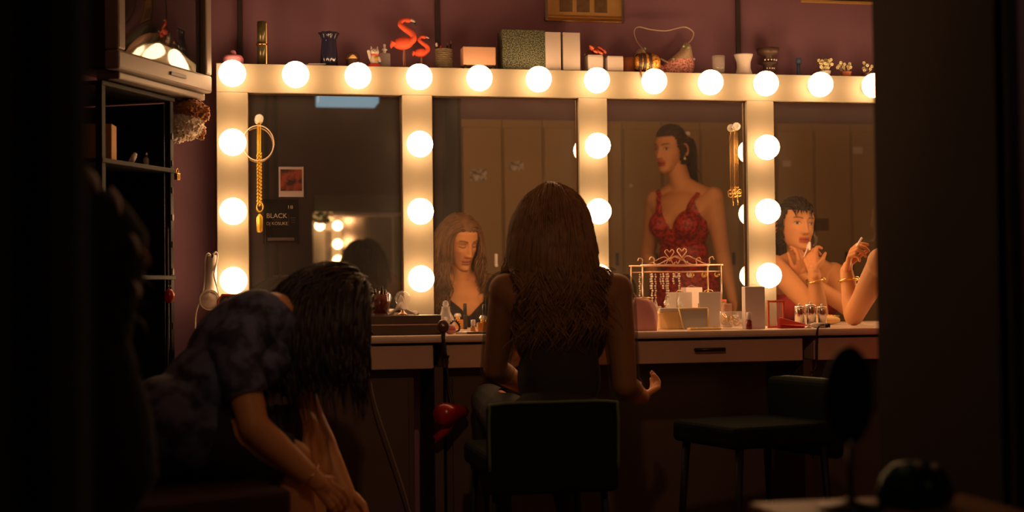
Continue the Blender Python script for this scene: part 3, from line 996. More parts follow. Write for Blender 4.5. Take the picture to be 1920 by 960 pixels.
obj('bottle', MB().lathe([(.009, 0), (.0095, .002), (.0095, .022), (.005, .026)], n=14), 'amber_liquid', t)
obj('cap', MB().lathe([(.0075, .026), (.0082, .028), (.0078, .046), (0, .047)], n=14), 'white_plastic', t)
p = ct_at(906, .27)
t = thing('perfume_jar', 'square yellow perfume jar beside the nail polish', 'bottle', (p[0], p[1], COUNTER))
obj('jar', MB().box((0, 0, .018), (.044, .035, .036)), 'amber_liquid', t, .004)
obj('collar', MB().lathe([(.010, .036), (.010, .046)], n=14), 'gold', t)
obj('stopper', MB().lathe([(.013, .046), (.015, .052), (.010, .060), (0, .061)], n=8, smooth=False), 'crystal', t)
p = ct_at(908, .20)
t = thing('mascara', 'upright black mascara tube behind the yellow jar', 'mascara', (p[0], p[1], COUNTER))
obj('tube', MB().lathe([(.0075, 0), (.0075, .055), (.007, .056)], n=14), 'black_plastic', t)
obj('cap', MB().lathe([(.0072, .057), (.0068, .098), (0, .099)], n=14), 'black_plastic', t)
for u, d, lg, a, mm, lab in ((868, .40, .05, .15, 'white_plastic', 'white lip pencil lying at the counter edge'), (895, .41, .07, -.12, 'dark_wood', 'brown pencil lying at the counter edge'),
                             (882, .36, .06, .5, 'gold', 'gold pencil lying behind the brown pencil')):
    p = ct_at(u, d)
    t = thing('pencil', lab, 'pencil', (p[0], p[1], COUNTER), a)
    obj('shaft', MB().cyl((-lg / 2, 0, .0042), (lg / 2 * .8, 0, .0042), .004, 8), mm, t)
    obj('tip', MB().cyl((lg / 2 * .8, 0, .0042), (lg / 2, 0, .0042), .004, 8, .0005), 'dark_red_polish', t)

# round brush hung over the edge, cord and red dryer below
c = on_plane(831, 612, -.475)
t = thing('round_brush', 'round brown-backed hair brush hung head-up over the counter edge', 'brush', (c[0], -.475, c[2]))
obj('head', MB().ball((0, 0, 0), (.0215, .012, .0225)), 'brown_glaze', t)
obj('handle', MB().tube([(0, 0, -.018), (.001, 0, -.05), (.004, 0, -.08), (.006, 0, -.105)], [.009, .0065, .006, .008], 12), 'black_plastic', t)
obj('badge', MB().ball((-.002, -.011, .002), (.005, .002, .004), nu=10, nv=6), 'chrome', t)
c = on_plane(845, 775, -.50)
t = thing('hair_dryer', 'dark red hair dryer hanging below the counter', 'hair dryer', (c[0], -.50, c[2]))
obj('barrel', MB().lathe([(.020, -.075), (.024, -.05), (.034, .0), (.038, .035), (.030, .058), (0, .062)], n=22, R=basis((.35, -.35, -.12)) @ euler(y=math.pi / 2)), 'red_plastic', t)
obj('handle', MB().tube([(.01, .0, -.01), (-.02, .01, -.06), (-.05, .015, -.085)], [.018, .015, .013], 12), 'red_plastic', t)
obj('cord', MB().tube(spline([(.012, .0, .02), (.0, .02, .09), (-.006, .03, .16), (.0, .03, .19)], 20), .0035, 8), 'black_plastic', t)
# grey power cable trailing at the left, and one at the right
a_, b_, c_, d_, e_ = [on_plane(u, v, -.47) for u, v in ((690, 690), (705, 760), (735, 850), (758, 920), (780, 1000))]
solo('power_cord', MB().tube(spline([a_, b_, c_, d_, e_], 40), .0028, 6), 'grey_plastic', 'thin grey cord hanging below the counter beside the bending woman', 'cord')
pts = [on_plane(u, v, -d) for u, v, d in ((1555, 608, .36), (1535, 612, .455), (1531, 640, .46), (1529, 690, .46), (1516, 705, .47), (1518, 760, .47), (1525, 860, .47))]
solo('power_cord', MB().tube(spline(pts, 50), .004, 6), 'dark_metal', 'dark cord running over the counter edge at the right', 'cord')

# right half of the counter
p = ct_at(1172, .30)
t = thing('blue_brush', 'bright blue bristle brush behind the pink pouch', 'brush', (p[0], p[1], COUNTER))
obj('handle', MB().lathe([(.014, 0), (.016, .004), (.017, .10), (.020, .118), (.02, .122)], n=16), 'frosted_glass', t)
br = MB()
br.lathe([(.021, .122), (.024, .135), (.022, .158), (.014, .168), (0, .170)], n=18)
for j in range(70):
    a, z = j * 2.399, .130 + .036 * (j / 70)
    r = .023 if z < .155 else .017
    br.tube([(r * math.cos(a), r * math.sin(a), z), ((r + .007) * math.cos(a), (r + .007) * math.sin(a), z + .006)], [.0012, .0008], 4)
obj('bristle_head', br, 'cyan_plastic', t)

p = ct_at(1206, .36)
t = thing('pink_pouch', 'bulging pink zipped makeup pouch by the blonde woman\'s shoulder', 'pouch', (p[0], p[1], COUNTER))
m = MB()
vs, fs = [], []
n, rows = 32, 12
for i in range(rows):
    z = i / (rows - 1)
    w_ = .050 * (1 - .10 * (2 * z - .7) ** 2) * (1 - .30 * max(0, z - .75) / .25)
    d_ = .038 * (1 - .72 * z ** 1.7)
    for k in range(n):
        a = 6.283 * k / n
        ca, sa = math.cos(a), math.sin(a)
        fold = 1 + .04 * math.sin(5 * a + 3 * z)
        vs.append((w_ * np.sign(ca) * abs(ca) ** .6 * fold, d_ * np.sign(sa) * abs(sa) ** .7 * fold, .112 * z + .006 * math.sin(a * 2) * z))
for i in range(rows - 1):
    for k in range(n):
        fs.append((i * n + k, i * n + (k + 1) % n, (i + 1) * n + (k + 1) % n, (i + 1) * n + k))
fs.append(tuple(range(n - 1, -1, -1)))
fs.append(tuple((rows - 1) * n + k for k in range(n)))
obj('body', m.add(vs, fs), 'pink_cloth', t)
obj('zip', MB().tube([(-.032, 0, .113), (0, 0, .115), (.032, -.002, .113)], .0028, 6), 'gold', t)
obj('pull_loop', MB().tube(spline([(-.036, 0, .108), (-.044, -.004, .12), (-.034, -.004, .132), (-.026, 0, .114)], 14), .002, 6), 'rose_gold', t)

p = ct_at(1258, .26)
t = thing('yellow_pouch', 'pale yellow soft pouch under the jewellery rack', 'pouch', (p[0], p[1], COUNTER))
m = MB()
vs, fs = [], []
for i in range(rows):
    z = i / (rows - 1)
    for k in range(n):
        a = 6.283 * k / n
        ca, sa = math.cos(a), math.sin(a)
        f_ = 1 + .06 * math.sin(4 * a + 5 * z) + .03 * math.sin(9 * a)
        vs.append((.048 * f_ * (1 + .10 * z) * np.sign(ca) * abs(ca) ** .6, .030 * f_ * (1 - .5 * z) * sa, .062 * z + .004 * math.sin(3 * a) * z))
for i in range(rows - 1):
    for k in range(n):
        fs.append((i * n + k, i * n + (k + 1) % n, (i + 1) * n + (k + 1) % n, (i + 1) * n + k))
fs.append(tuple(range(n - 1, -1, -1)))
fs.append(tuple((rows - 1) * n + k for k in range(n)))
obj('body', m.add(vs, fs), 'yellow_cloth', t)
obj('flap', MB().box((0, -.002, .069), (.092, .026, .016)), 'white_card', t, .006)
for u, d, hh, lab in ((1250, .20, .105, 'left of two small clear bottles behind the yellow pouch'), (1276, .20, .098, 'right of two small clear bottles behind the yellow pouch')):
    p = ct_at(u, d)
    t = thing('glass_bottle', lab, 'bottle', (p[0], p[1], COUNTER))
    obj('bottle', MB().lathe([(.013, 0), (.015, .004), (.015, hh * .6), (.006, hh * .75), (.006, hh * .82)], n=14), 'clear_glass', t)
    obj('stopper', MB().lathe([(.008, hh * .82), (.011, hh * .9), (.006, hh), (0, hh)], n=8, smooth=False), 'crystal', t)

# jewellery rack: two wire ends, hearts and scrolls on top
RD = .075
xl_, xr_ = on_plane(1205, 520, -RD)[0], on_plane(1352, 520, -RD)[0]
cx = (xl_ + xr_) / 2
t = thing('jewellery_rack', 'rose-gold wire jewellery rack with a heart scroll on top', 'jewellery rack', (cx, -RD, COUNTER))
W2 = (xr_ - xl_) / 2
zr = on_plane(1270, 497, -RD)[2] - COUNTER
for sx in (-1, 1):
    obj('post', MB().cyl((sx * W2, 0, 0.006), (sx * W2, 0, zr), .0030, 8), 'rose_gold', t)
    obj('foot_bar', MB().cyl((sx * W2, -.045, .0035), (sx * W2, .045, .0035), .0032, 8), 'rose_gold', t)
obj('top_rail', MB().cyl((-W2 - .008, 0, zr), (W2 + .008, 0, zr), .0030, 8), 'rose_gold', t)
for s in (-1, 1):
    sc = MB().tube(spline([(s * .126, 0, zr + .020), (s * .120, 0, zr + .030), (s * .108, 0, zr + .024), (s * .108, 0, zr + .006), (s * .090, 0, zr + .004), (s * .055, 0, zr + .020), (s * .020, 0, zr + .034), (0, 0, zr + .018)], 40), .0022, 6)
    obj('scroll', sc, 'rose_gold', t)
    obj('scroll_foot', MB().tube(spline([(0, 0, zr + .030), (s * .008, 0, zr + .018), (s * .016, 0, zr + .006), (s * .022, 0, zr + .014)], 16), .0020, 6), 'rose_gold', t)
hp_ = [(0, 0, zr + .030), (.012, 0, zr + .043), (.018, 0, zr + .054), (.010, 0, zr + .062), (0, 0, zr + .052), (-.010, 0, zr + .062), (-.018, 0, zr + .054), (-.012, 0, zr + .043)]
obj('heart', MB().tube(spline(hp_, 40, True), .0022, 6, True), 'rose_gold', t)
obj('hanging_bar', MB().cyl((-W2, 0, zr - .024), (W2, 0, zr - .024), .0020, 6), 'rose_gold', t)
for j, (u, n_, drop, lab) in enumerate(((1222, 11, True, 'leftmost bead chain hanging on the jewellery rack'), (1243, 7, False, 'short bead earring second on the jewellery rack'),
                                        (1252, 11, True, 'bead chain with a crystal drop in the middle of the rack'), (1262, 5, False, 'short bead earring third on the jewellery rack'),
                                        (1273, 9, True, 'rightmost bead chain with a crystal drop on the rack'))):
    x = on_plane(u, 520, -RD)[0]
    t = thing('bead_earring', lab, 'earring', (x, -RD, COUNTER + zr - .027))
    obj('hook', MB().tube([(.0, .003, .003), (0, -.001, .0065), (0, -.0045, .003), (0, -.0035, -.004)], .0008, 5), 'gold', t)
    for i in range(n_):
        obj('bead', MB().ball((.0015 * math.sin(i * 2), -.0035, -.006 - i * .0088), .0042 if i % 2 else .0034, nu=8, nv=6), 'pearl', t)
    if drop:
        z0 = -.006 - n_ * .0088
        obj('drop', MB().lathe([(.0005, z0 + .006), (.006, z0 - .012), (.009, z0 - .026), (.006, z0 - .036), (0, z0 - .039)], (0, -.0035, 0), n=8, smooth=False), 'crystal', t)
for u, d, lab in ((1292, RD, 'pearl hoop earring on the rack'), (1321, RD, 'left of two gold hoop earrings on the rack'), (1344, RD, 'right of two gold hoop earrings on the rack')):
    x = on_plane(u, 515, -d)[0]
    m = MB().tube([(.0075 * math.cos(a), 0, -.010 + .0085 * math.sin(a)) for a in np.linspace(0, 6.283, 17)[:-1]], [.0018 + .0018 * (math.sin(a) < .2) for a in np.linspace(0, 6.283, 17)[:-1]], 8, True)
    solo('hoop_earring', m, 'gold' if u > 1300 else 'pearl', lab, 'earring', (x, -d, COUNTER + zr - .0245))
p = ct_at(1331, .17)
t = thing('white_carton', 'white carton standing in front of the jewellery rack', 'box', (p[0], p[1], COUNTER), -.35)
obj('carton', MB().box((0, 0, .066), (.078, .05, .132)), 'white_card', t, .002)
obj('loop', MB().tube(spline([(-.02, 0, .132), (-.01, 0, .139), (.005, 0, .139), (.014, 0, .132)], 10), .0022, 6), 'gold', t)
p = ct_at(1364, .14)
solo('peach_packet', MB().box((0, 0, .044), (.03, .02, .088)), 'peach_card', 'small peach packet behind the rack post', 'box', (p[0], p[1], COUNTER), bevel=.002)
p = ct_at(1304, .30)
t = thing('grey_tray', 'grey flared card tray tilted towards the room', 'tray', (p[0], p[1], COUNTER))
tr = MB().hexa([(-.046, -.006, 0), (.046, -.006, 0), (.046, .004, 0), (-.046, .004, 0)], [(-.054, .026, .074), (.054, .026, .074), (.054, .036, .074), (-.054, .036, .074)])
obj('panel', tr, 'grey_card', t, .002)
rm = MB().tube([(-.0545, .022, .074), (.0545, .022, .074)], .0032, 8).tube([(-.0465, -.008, .002), (-.0545, .022, .074)], .0028, 8).tube([(.0465, -.008, .002), (.0545, .022, .074)], .0028, 8)
obj('edge', rm, 'yellow_cloth', t)
obj('side', MB().hexa([(-.046, .004, 0), (.046, .004, 0), (.046, .05, 0), (-.046, .05, 0)], [(-.046, .004, .004), (.046, .004, .004), (.046, .05, .004), (-.046, .05, .004)]), 'grey_card', t)
p = ct_at(1320, .40)
t = thing('yellow_palette', 'flat yellow palette lying at the counter edge', 'palette', (p[0], p[1], COUNTER))
obj('base', MB().box((0, 0, .004), (.115, .04, .008)), 'yellow_plastic', t, .003)
for j in range(4):
    obj('pan', MB().lathe([(.010, .008), (.010, .0095), (0, .0095)], (-.042 + j * .028, 0, 0), n=14), ('pink_cloth', 'white_card', 'yellow_cloth', 'orange_red')[j], t)
p = ct_at(1371, .30)
t = thing('glass_bowl', 'clear glass bowl holding gold trinkets', 'bowl', (p[0], p[1], COUNTER))
obj('bowl', MB().lathe([(.0003, 0), (.032, 0), (.042, .006), (.045, .035), (.043, .062), (.0415, .062), (.043, .035), (.039, .010), (0, .008)], n=28, cap=False), 'clear_glass', t)
rr = random.Random(5)
for j in range(10):
    a, r, z = j * 2.4, .026 * math.sqrt(rr.random()), .018 + .032 * j / 10
    pts = [(.009 * math.cos(b), .009 * math.sin(b), 0) for b in np.linspace(0, 6.283, 15)[:-1]]
    m = MB().tube(pts, .0026, 6, True).xf(euler(rr.uniform(0, 3), rr.uniform(0, 3), 0), (r * math.cos(a), r * math.sin(a), z))
    solo('trinket_ring', m, ('gold', 'yellow_gold', 'pearl')[j % 3], '%s ring in the clear glass bowl, %s from the bottom of the pile' % (('gold', 'yellow', 'pearly')[j % 3], ('first', 'second', 'third', 'fourth', 'fifth', 'sixth', 'seventh', 'eighth', 'ninth', 'tenth')[j]), 'ring', (p[0], p[1], COUNTER), group='rings in the glass bowl')
p = ct_at(1413, .34)
t = thing('white_carton', 'tall pale carton in front of the right mirror column', 'box', (p[0], p[1], COUNTER), -.12)
obj('carton', MB().box((0, 0, .075), (.072, .05, .150)), 'pinkish_card', t, .002)
obj('strap', MB().tube(spline([(-.02, 0, .15), (0, 0, .158), (.022, 0, .15)], 8), .0014, 6), 'clear_glass', t)
p = ct_at(1404, .405)
t = thing('nail_polish', 'dark red nail polish bottle with a pale cap before the tall carton', 'nail polish', (p[0], p[1], COUNTER))
obj('bottle', MB().lathe([(.0105, 0), (.0115, .002), (.0115, .030), (.006, .034)], n=16), 'dark_red_polish', t)
obj('cap', MB().lathe([(.0085, .034), (.0095, .036), (.0085, .060), (0, .061)], n=16), 'pinkish_card', t)
p = ct_at(1455, .30)
t = thing('red_stand_frame', 'empty orange-red standing frame beside the tall carton', 'frame', (p[0], p[1], COUNTER), -.12)
fr = MB()
fr.box((0, 0, .004), (.062, .012, .008)).box((0, 0, .096), (.062, .012, .008)).box((-.028, 0, .05), (.006, .012, .088)).box((.028, 0, .05), (.005, .012, .088))
obj('frame', fr, 'orange_red', t, .001)
obj('pane', MB().box((0, .002, .05), (.05, .003, .084)), 'clear_glass', t)
p = ct_at(1483, .36)
t = thing('red_clutch', 'flat red clutch purse before the silver canisters', 'purse', (p[0], p[1], COUNTER), -.05)
obj('body', MB().hexa([(-.048, -.022, 0), (.055, -.026, 0), (.055, .022, 0), (-.048, .022, 0)], [(-.044, -.010, .040), (.050, -.018, .014), (.050, .016, .014), (-.044, .014, .040)]), 'red_cloth', t, .005)
obj('flap', MB().hexa([(-.046, -.0235, .012), (.052, -.027, .004), (.052, -.021, .009), (-.044, -.014, .034)], [(-.046, -.026, .014), (.052, -.029, .006), (.052, -.022, .012), (-.044, -.014, .037)]), 'red_paint', t)
for u, hh, r, lab in ((1499, .066, .0175, 'leftmost of the three silver canisters'), (1520, .072, .0195, 'middle silver canister, in the row of three'), (1541, .064, .018, 'rightmost of the three silver canisters')):
    p = ct_at(u, .25)
    t = thing('silver_canister', lab, 'canister', (p[0], p[1], COUNTER))
    obj('can', MB().lathe([(r, 0), (r, hh), (r * .96, hh + .002)], n=24), 'chrome', t)
    obj('lid', MB().lathe([(r * 1.04, hh + .001), (r * 1.04, hh + .008), (r * .8, hh + .011), (0, hh + .012)], n=24), 'chrome', t)
    obj('knob', MB().ball((0, 0, hh + .016), .005, nu=10, nv=8), 'pearl', t)
p = ct_at(1538, .40)
t = thing('cream_tube', 'white squeezed cream tube lying before the canisters', 'tube', (p[0], p[1], COUNTER), -.5)
obj('tube', MB().tube([(-.036, 0, .010), (-.02, 0, .010), (.018, 0, .009)], [.004, .010, .009], 14), 'white_plastic', t)
obj('cap', MB().cyl((.018, 0, .009), (.034, 0, .009), .0085, 14, .007), 'black_plastic', t)
p = ct_at(1515, .42)
solo('silver_ring', MB().tube([(.010 * math.cos(a), .010 * math.sin(a), .004) for a in np.linspace(0, 6.283, 21)[:-1]], .0035, 8, True), 'chrome', 'small silver ring lying at the counter edge', 'ring', (p[0], p[1], COUNTER))
p = ct_at(1612, .33)
t = thing('yellow_pouch', 'folded yellow pouch behind the leaning woman\'s elbow', 'pouch', (p[0] - .02, -.075, COUNTER))
obj('body', MB().ball((0, 0, .02), (.06, .03, .02)), 'yellow_cloth', t)
obj('zip', MB().tube([(-.05, -.012, .034), (0, -.014, .039), (.05, -.012, .034)], .002, 6), 'gold', t)
# ------------------------------------------------------------------ left: rack, television, plush toy
A = on_plane(391, 176, -.17)          # far lower corner of the television front
B = on_plane(214, 131, -.70)          # near lower corner
dv = A - B
tv_w = math.hypot(dv[0], dv[1])
ang = math.atan2(dv[1], dv[0])        # local +x runs from the near to the far corner
zt = A[2]
t = thing('television', 'old grey tube television on the black rack, its screen catching the bulbs', 'television', ((A[0] + B[0]) / 2, (A[1] + B[1]) / 2, zt), ang)
w, h = tv_w, .50
# local frame: x along the screen, -y faces the room (screen normal), z up
obj('bezel_bottom', MB().box((0, .01, .030), (w, .05, .06)), 'grey_plastic', t, .008)
obj('bezel_top', MB().box((0, .01, h - .02), (w, .05, .04)), 'grey_plastic', t, .008)
for sx in (-1, 1):
    obj('bezel_side', MB().box((sx * (w / 2 - .022), .01, h / 2 + .01), (.044, .05, h - .10)), 'grey_plastic', t, .008)
n = 16
vs, fs = [], []
for i in range(n + 1):
    for j in range(n + 1):
        x, z = (j / n - .5) * (w - .086), .058 + (h - .096) * i / n
        bulge = -.022 * (1 - (2 * j / n - 1) ** 2) * (1 - (2 * i / n - 1) ** 2) + .006
        vs.append((x, bulge, z))
for i in range(n):
    for j in range(n):
        a = i * (n + 1) + j
        fs.append((a, a + 1, a + n + 2, a + n + 1))
obj('screen', MB().add(vs, fs), 'tv_glass', t)
obj('housing', MB().hexa([(-w / 2 + .01, .035, .0), (w / 2 - .01, .035, .0), (w / 2 - .12, .34, .05), (-w / 2 + .12, .34, .05)],
                         [(-w / 2 + .01, .035, h), (w / 2 - .01, .035, h), (w / 2 - .12, .34, h - .10), (-w / 2 + .12, .34, h - .10)]), 'black_plastic', t, .01)
obj('button_panel', MB().box((.06, -.018, .030), (.10, .006, .012)), 'grey_trim', t, .002)
obj('foot', MB().box((.02, .05, -.012), (w * .92, .08, .024)), 'grey_plastic', t, .005)

# rack: four black posts with shelves, turned like the television
rk = thing('steel_rack', 'black steel rack with shelves under the television', 'rack', ((A[0] + B[0]) / 2, (A[1] + B[1]) / 2, 0), ang)
rz_top = zt - .030
y0, y1 = .06, .40
xa, xb = -w / 2 + .02, .135
for x in (xa, xb):
    for y in (y0, y1):
        obj('post', MB().box((x, y, rz_top / 2), (.022, .022, rz_top)), 'black_metal', rk, .002)
zs = on_plane(240, 303, -.62)[2]
for z in (rz_top - .008, zs, .95, .50, .12):
    obj('shelf', MB().box(((xa + xb) / 2, (y0 + y1) / 2, z), (xb - xa + .03, y1 - y0 + .03, .014)), 'black_metal', rk, .002)
obj('back_panel', MB().box(((xa + xb) / 2, y1 + .018, rz_top / 2), (xb - xa + .03, .012, rz_top)), 'black_metal', rk)
obj('end_panel', MB().box((xb + .006, (y0 + y1) / 2 + .02, rz_top / 2 - .01), (.006, y1 - y0, rz_top - .02)), 'black_metal', rk)
hb = MB()
for k in range(14):
    hb.box((xb, y0 - .012, .25 + k * .09), (.010, .004, .02))
obj('slot_strip', hb, 'dark_metal', rk)
Rr = rotz(ang)
base = np.array([(A[0] + B[0]) / 2, (A[1] + B[1]) / 2, 0])


def rack_pt(x, y, z):
    return base + Rr @ np.array([x, y, 0]) + np.array([0, 0, z])


q = rack_pt(-.215, .11, zs + .007)
solo('cardboard_box', MB().box((0, 0, .055), (.075, .10, .11)), 'cardboard', 'small brown carton standing on the black rack shelf', 'box', q, ang + .35, .002)
q = rack_pt(.0, .12, zs + .007)
t = thing('tilted_bottle', 'little pale bottle leaning on the rack shelf', 'bottle', q, ang)
obj('bottle', MB().cyl((-.004, 0, .011), (.016, 0, .034), .0095, 12), 'frosted_glass', t)
obj('cap', MB().cyl((.016, 0, .034), (.022, 0, .041), .007, 12), 'white_plastic', t)
q = rack_pt(.09, .12, zs + .007)
t = thing('small_vial', 'small silver-topped vial at the rack post', 'bottle', q, ang)
obj('bottle', MB().lathe([(.009, 0), (.010, .03), (.005, .036)], n=12), 'frosted_glass', t)
obj('cap', MB().lathe([(.006, .036), (.006, .052), (0, .053)], n=12), 'chrome', t)
q = rack_pt(xb, y0 - .03, on_plane(290, 316, -.5)[2])
solo('padlock', MB().box((0, 0, -.010), (.022, .012, .022)).tube([(-.007, 0, 0), (-.007, 0, .012), (0, 0, .018), (.007, 0, .012), (.007, 0, 0)], .002, 6), 'gold', 'small brass padlock on the black rack post', 'padlock', q, ang, .001)
# narrow pole with bundled cords next to the rack
c = on_plane(315, 600, -.30)
t = thing('chrome_pole', 'thin dull metal pole beside the rack below the plush toy', 'pole', (c[0], -.30, 0))
obj('pole', MB().cyl((0, 0, .012), (0, 0, 1.12), .0055, 12), 'dark_metal', t)
obj('base', MB().lathe([(.07, 0), (.07, .006), (.02, .012), (0, .013)], n=24), 'dark_metal', t)
c = on_plane(318, 555, -.27)
t = thing('red_bag_charm', 'small dark red bulb-shaped charm hanging on the thin pole', 'charm', (c[0], -.318, c[2]))
obj('charm', MB().ball((0, 0, 0), (.018, .012, .024)), 'red_plastic', t)
obj('loop', MB().tube([(0, 0, .022), (-.004, .004, .034), (0, .010, .040), (.004, .004, .034)], .0015, 5, True), 'dark_metal', t)

c = on_plane(350, 228, -.20)
t = thing('plush_toy', 'white and ginger plush toy hanging upside down below the television', 'plush toy', (c[0], -.20, c[2] - .05))
rr = random.Random(2)


def fluffy(mb, c, r, n_=170, l=.012):
    l *= .55
    n_ = int(n_ * 1.5)
    mb.ball(c, r, nu=22, nv=14)
    for j in range(n_):
        v = np.array([rr.gauss(0, 1), rr.gauss(0, 1), rr.gauss(0, 1)])
        v /= np.linalg.norm(v)
        p0 = np.array(c) + v * np.array(r) * .96
        d2 = v * l + np.array([rr.gauss(0, .004), rr.gauss(0, .004), -.004])
        mb.tube([p0, p0 + d2 * .5, p0 + d2], [.006, .004, .0008], 5)
    return mb


obj('body', fluffy(MB(), (.0, 0, .038), (.056, .048, .046), 260), 'plush_white', t)
obj('head', fluffy(MB(), (.012, -.006, .092), (.050, .040, .034), 160), 'plush_brown', t)
obj('ear', fluffy(MB(), (.055, -.01, .080), (.020, .014, .026), 60, .008), 'plush_brown', t)
obj('ear', fluffy(MB(), (-.04, -.005, .105), (.018, .014, .020), 60, .008), 'plush_brown', t)
obj('paw', fluffy(MB(), (-.032, -.012, -.006), (.022, .018, .014), 50, .008), 'plush_white', t)
obj('tail', fluffy(MB(), (.046, .006, .018), (.014, .012, .026), 60, .008), 'plush_brown', t)
obj('loop', MB().tube([(0, 0, .118), (0, .004, .15), (0, .0, zt - c[2] + .05 - .002)], .002, 6), 'dark_metal', t)

# ------------------------------------------------------------------ behind the camera side, seen in the mirror
LX0, LY = 1.257, -2.53
LH = 1.835
LW = .2285
for k in range(14):
    x = LX0 + LW * (k + .5)
    if x + LW / 2 > X1 - .02:
        break
    lab = ('first', 'second', 'third', 'fourth', 'fifth', 'sixth', 'seventh', 'eighth', 'ninth', 'tenth', 'eleventh', 'twelfth', 'thirteenth', 'fourteenth')[k]
    t = thing('locker', 'mustard metal locker reflected in the mirror, %s from the left end of the row' % lab, 'locker', (x, LY - .225, 0), group='row of lockers')
    obj('body', MB().box((0, -.008, LH / 2), (LW - .002, .434, LH)), 'locker_paint', t, .002)
    dr = obj('door', MB().box((0, .2165, LH / 2 + .01), (LW - .014, .016, LH - .11)), 'locker_paint', t, .004)
    obj('handle', MB().box((.07, .229, 1.06), (.016, .012, .07)).box((.07, .238, 1.06), (.008, .008, .05)), 'chrome' if k == 0 else 'dark_metal', dr, .002)
for u, v, w_, h_, lab, mm in ((897, 328, .092, .062, 'crumpled printed note on the first locker door', 'note_print'), (968, 311, .080, .052, 'printed note on the second locker door', 'note_print'),
                              (1183, 348, .020, .016, 'tiny pale sticker on a locker door left of the red dress', 'paper'), (1475, 307, .05, .035, 'pale note on a locker door above the smoking woman', 'paper'),
                              (1540, 421, .09, .07, 'dim brown picture on a locker door behind the smoking woman', 'picture_dark'), (1608, 282, .06, .04, 'pale note on a locker door near the dark partition', 'paper')):
    c = atm(u, v, -LY)
    solo('note', MB().box((0, 0, 0), (w_, .002, h_)), mm, lab, 'note', (c[0], LY + .0015, c[2]), 0)
struct('wall_partition', MB().box((LX0 - .012, LY - .25, 1.275), (.022, .50, 2.548)), 'partition_paint', .002)
struct('wall_partition_back', MB().box(((LX0 - .023 + X1) / 2, LY - .475, 1.275), (X1 - LX0 + .023, .03, 2.548)), 'back_wall')

# opposite vanity: plain mirror under a grey-green header, own bulbs on the left frame
OD = 5.0
pa, pb = atm(588, 366, OD), atm(760, 366, OD)
zt1, zt0 = pa[2], atm(600, 399, OD)[2]
ow = pb[0] - pa[0]
t = thing('opposite_vanity', 'second dressing-table mirror with a grey-green header, reflected in the left pane', 'mirror', ((pa[0] + pb[0]) / 2, -OD - .06, 0))
obj('header', MB().box((0, .02, (zt0 + zt1) / 2), (ow, .16, zt1 - zt0)), 'header_green', t, .003)
obj('header_lip', MB().box((.06, .085, zt0 - .012), (ow - .14, .02, .022)), 'pinkish_card', t, .002)
obj('mirror_pane', MB().box((0, -.03, (zt0 + .78) / 2), (ow - .16, .006, zt0 - .80)), 'opp_glass', t)
obj('frame_board', MB().box((-ow / 2 + .04, -.02, (zt0 + .78) / 2), (.085, .03, zt0 - .79)), 'cream_board', t, .002)
obj('frame_board', MB().box((ow / 2 - .04, -.02, (zt0 + .78) / 2), (.085, .03, zt0 - .79)), 'cream_board', t, .002)
obj('back_board', MB().box((0, -.05, (zt1 + .1) / 2), (ow, .03, zt1 - .1)), 'dark_wood', t)
obj('worktop', MB().box((0, .14, .765), (ow + .1, .42, .03)), 'pedestal_wood', t, .003)
obj('cabinet', MB().box((0, .12, .375), (ow, .36, .748)), 'pedestal_wood', t, .003)
ox = -ow / 2 + .04
for z, dx in ((1.365, .0), (1.365, .125), (1.235, .125), (1.12, .125)):
    b = obj('light_bulb', g_me, None, t, loc=(ox + dx, .072, z))
    b.rotation_euler = (0, 0, math.pi)
    b.scale = (.7, .7, .7)
    obj('socket', s_me, None, b, loc=(0, .0625, 0))
obj('bulb_rail', MB().box((ox + .0625, -.01, 1.365), (.21, .016, .07)).box((ox + .125, -.01, 1.17), (.075, .016, .32)), 'cream_board', t, .002)
c = atm(606, 412, OD - .12)
t = thing('leafy_plant', 'small bright green leafy plant reflected above two bulbs', 'plant', (c[0], -OD + .10, zt0 - .085))
lf = 0
for j in range(26):
    a = j * 2.4
    r = .012 + .045 * (j / 26)
    m = MB().ball((0, 0, 0), (.022, .004, .012), euler(rr.uniform(-.8, .8), rr.uniform(-.8, .8), a), 8, 6)
    obj('leaf', m.xf(None, (r * math.cos(a), .4 * r * math.sin(a), .042 + .03 * math.sin(j * 1.9))), 'leaf_green' if j % 3 else 'leaf_pale', t)
obj('pot', MB().lathe([(.020, .0), (.026, .03), (.024, .03), (0, .004)], n=14, cap=False), 'terracotta', t)
obj('hanger', MB().cyl((0, 0, .03), (0, 0, .085), .002, 6), 'dark_metal', t)
# bluish light panel near the ceiling and two grey pipes on the far wall
c1, c2 = atm(592, 201, 3.9), atm(702, 201, 3.9)
t = thing('ceiling_light', 'pale blue rectangular ceiling light reflected in the left pane', 'light', ((c1[0] + c2[0]) / 2, -3.9, c1[2]))
obj('frame', MB().box((0, .13, .075), (c2[0] - c1[0] + .03, .30, .03)), 'grey_trim', t, .003)
obj('diffuser', MB().hexa([(-(c2[0] - c1[0]) / 2, -.0, .0), ((c2[0] - c1[0]) / 2, -.0, .0), ((c2[0] - c1[0]) / 2, .26, .0), (-(c2[0] - c1[0]) / 2, .26, .0)],
                          [(-(c2[0] - c1[0]) / 2, -.0, .06), ((c2[0] - c1[0]) / 2, -.0, .06), ((c2[0] - c1[0]) / 2, .26, .06), (-(c2[0] - c1[0]) / 2, .26, .06)]), 'sky_panel', t, .004)
rod = MB()
for sx in (-1, 1):
    rod.cyl((sx * .12, .13, .09), (sx * .12, .13, ZC - c1[2]), .006, 8)
obj('hanging_rod', rod, 'grey_trim', t)
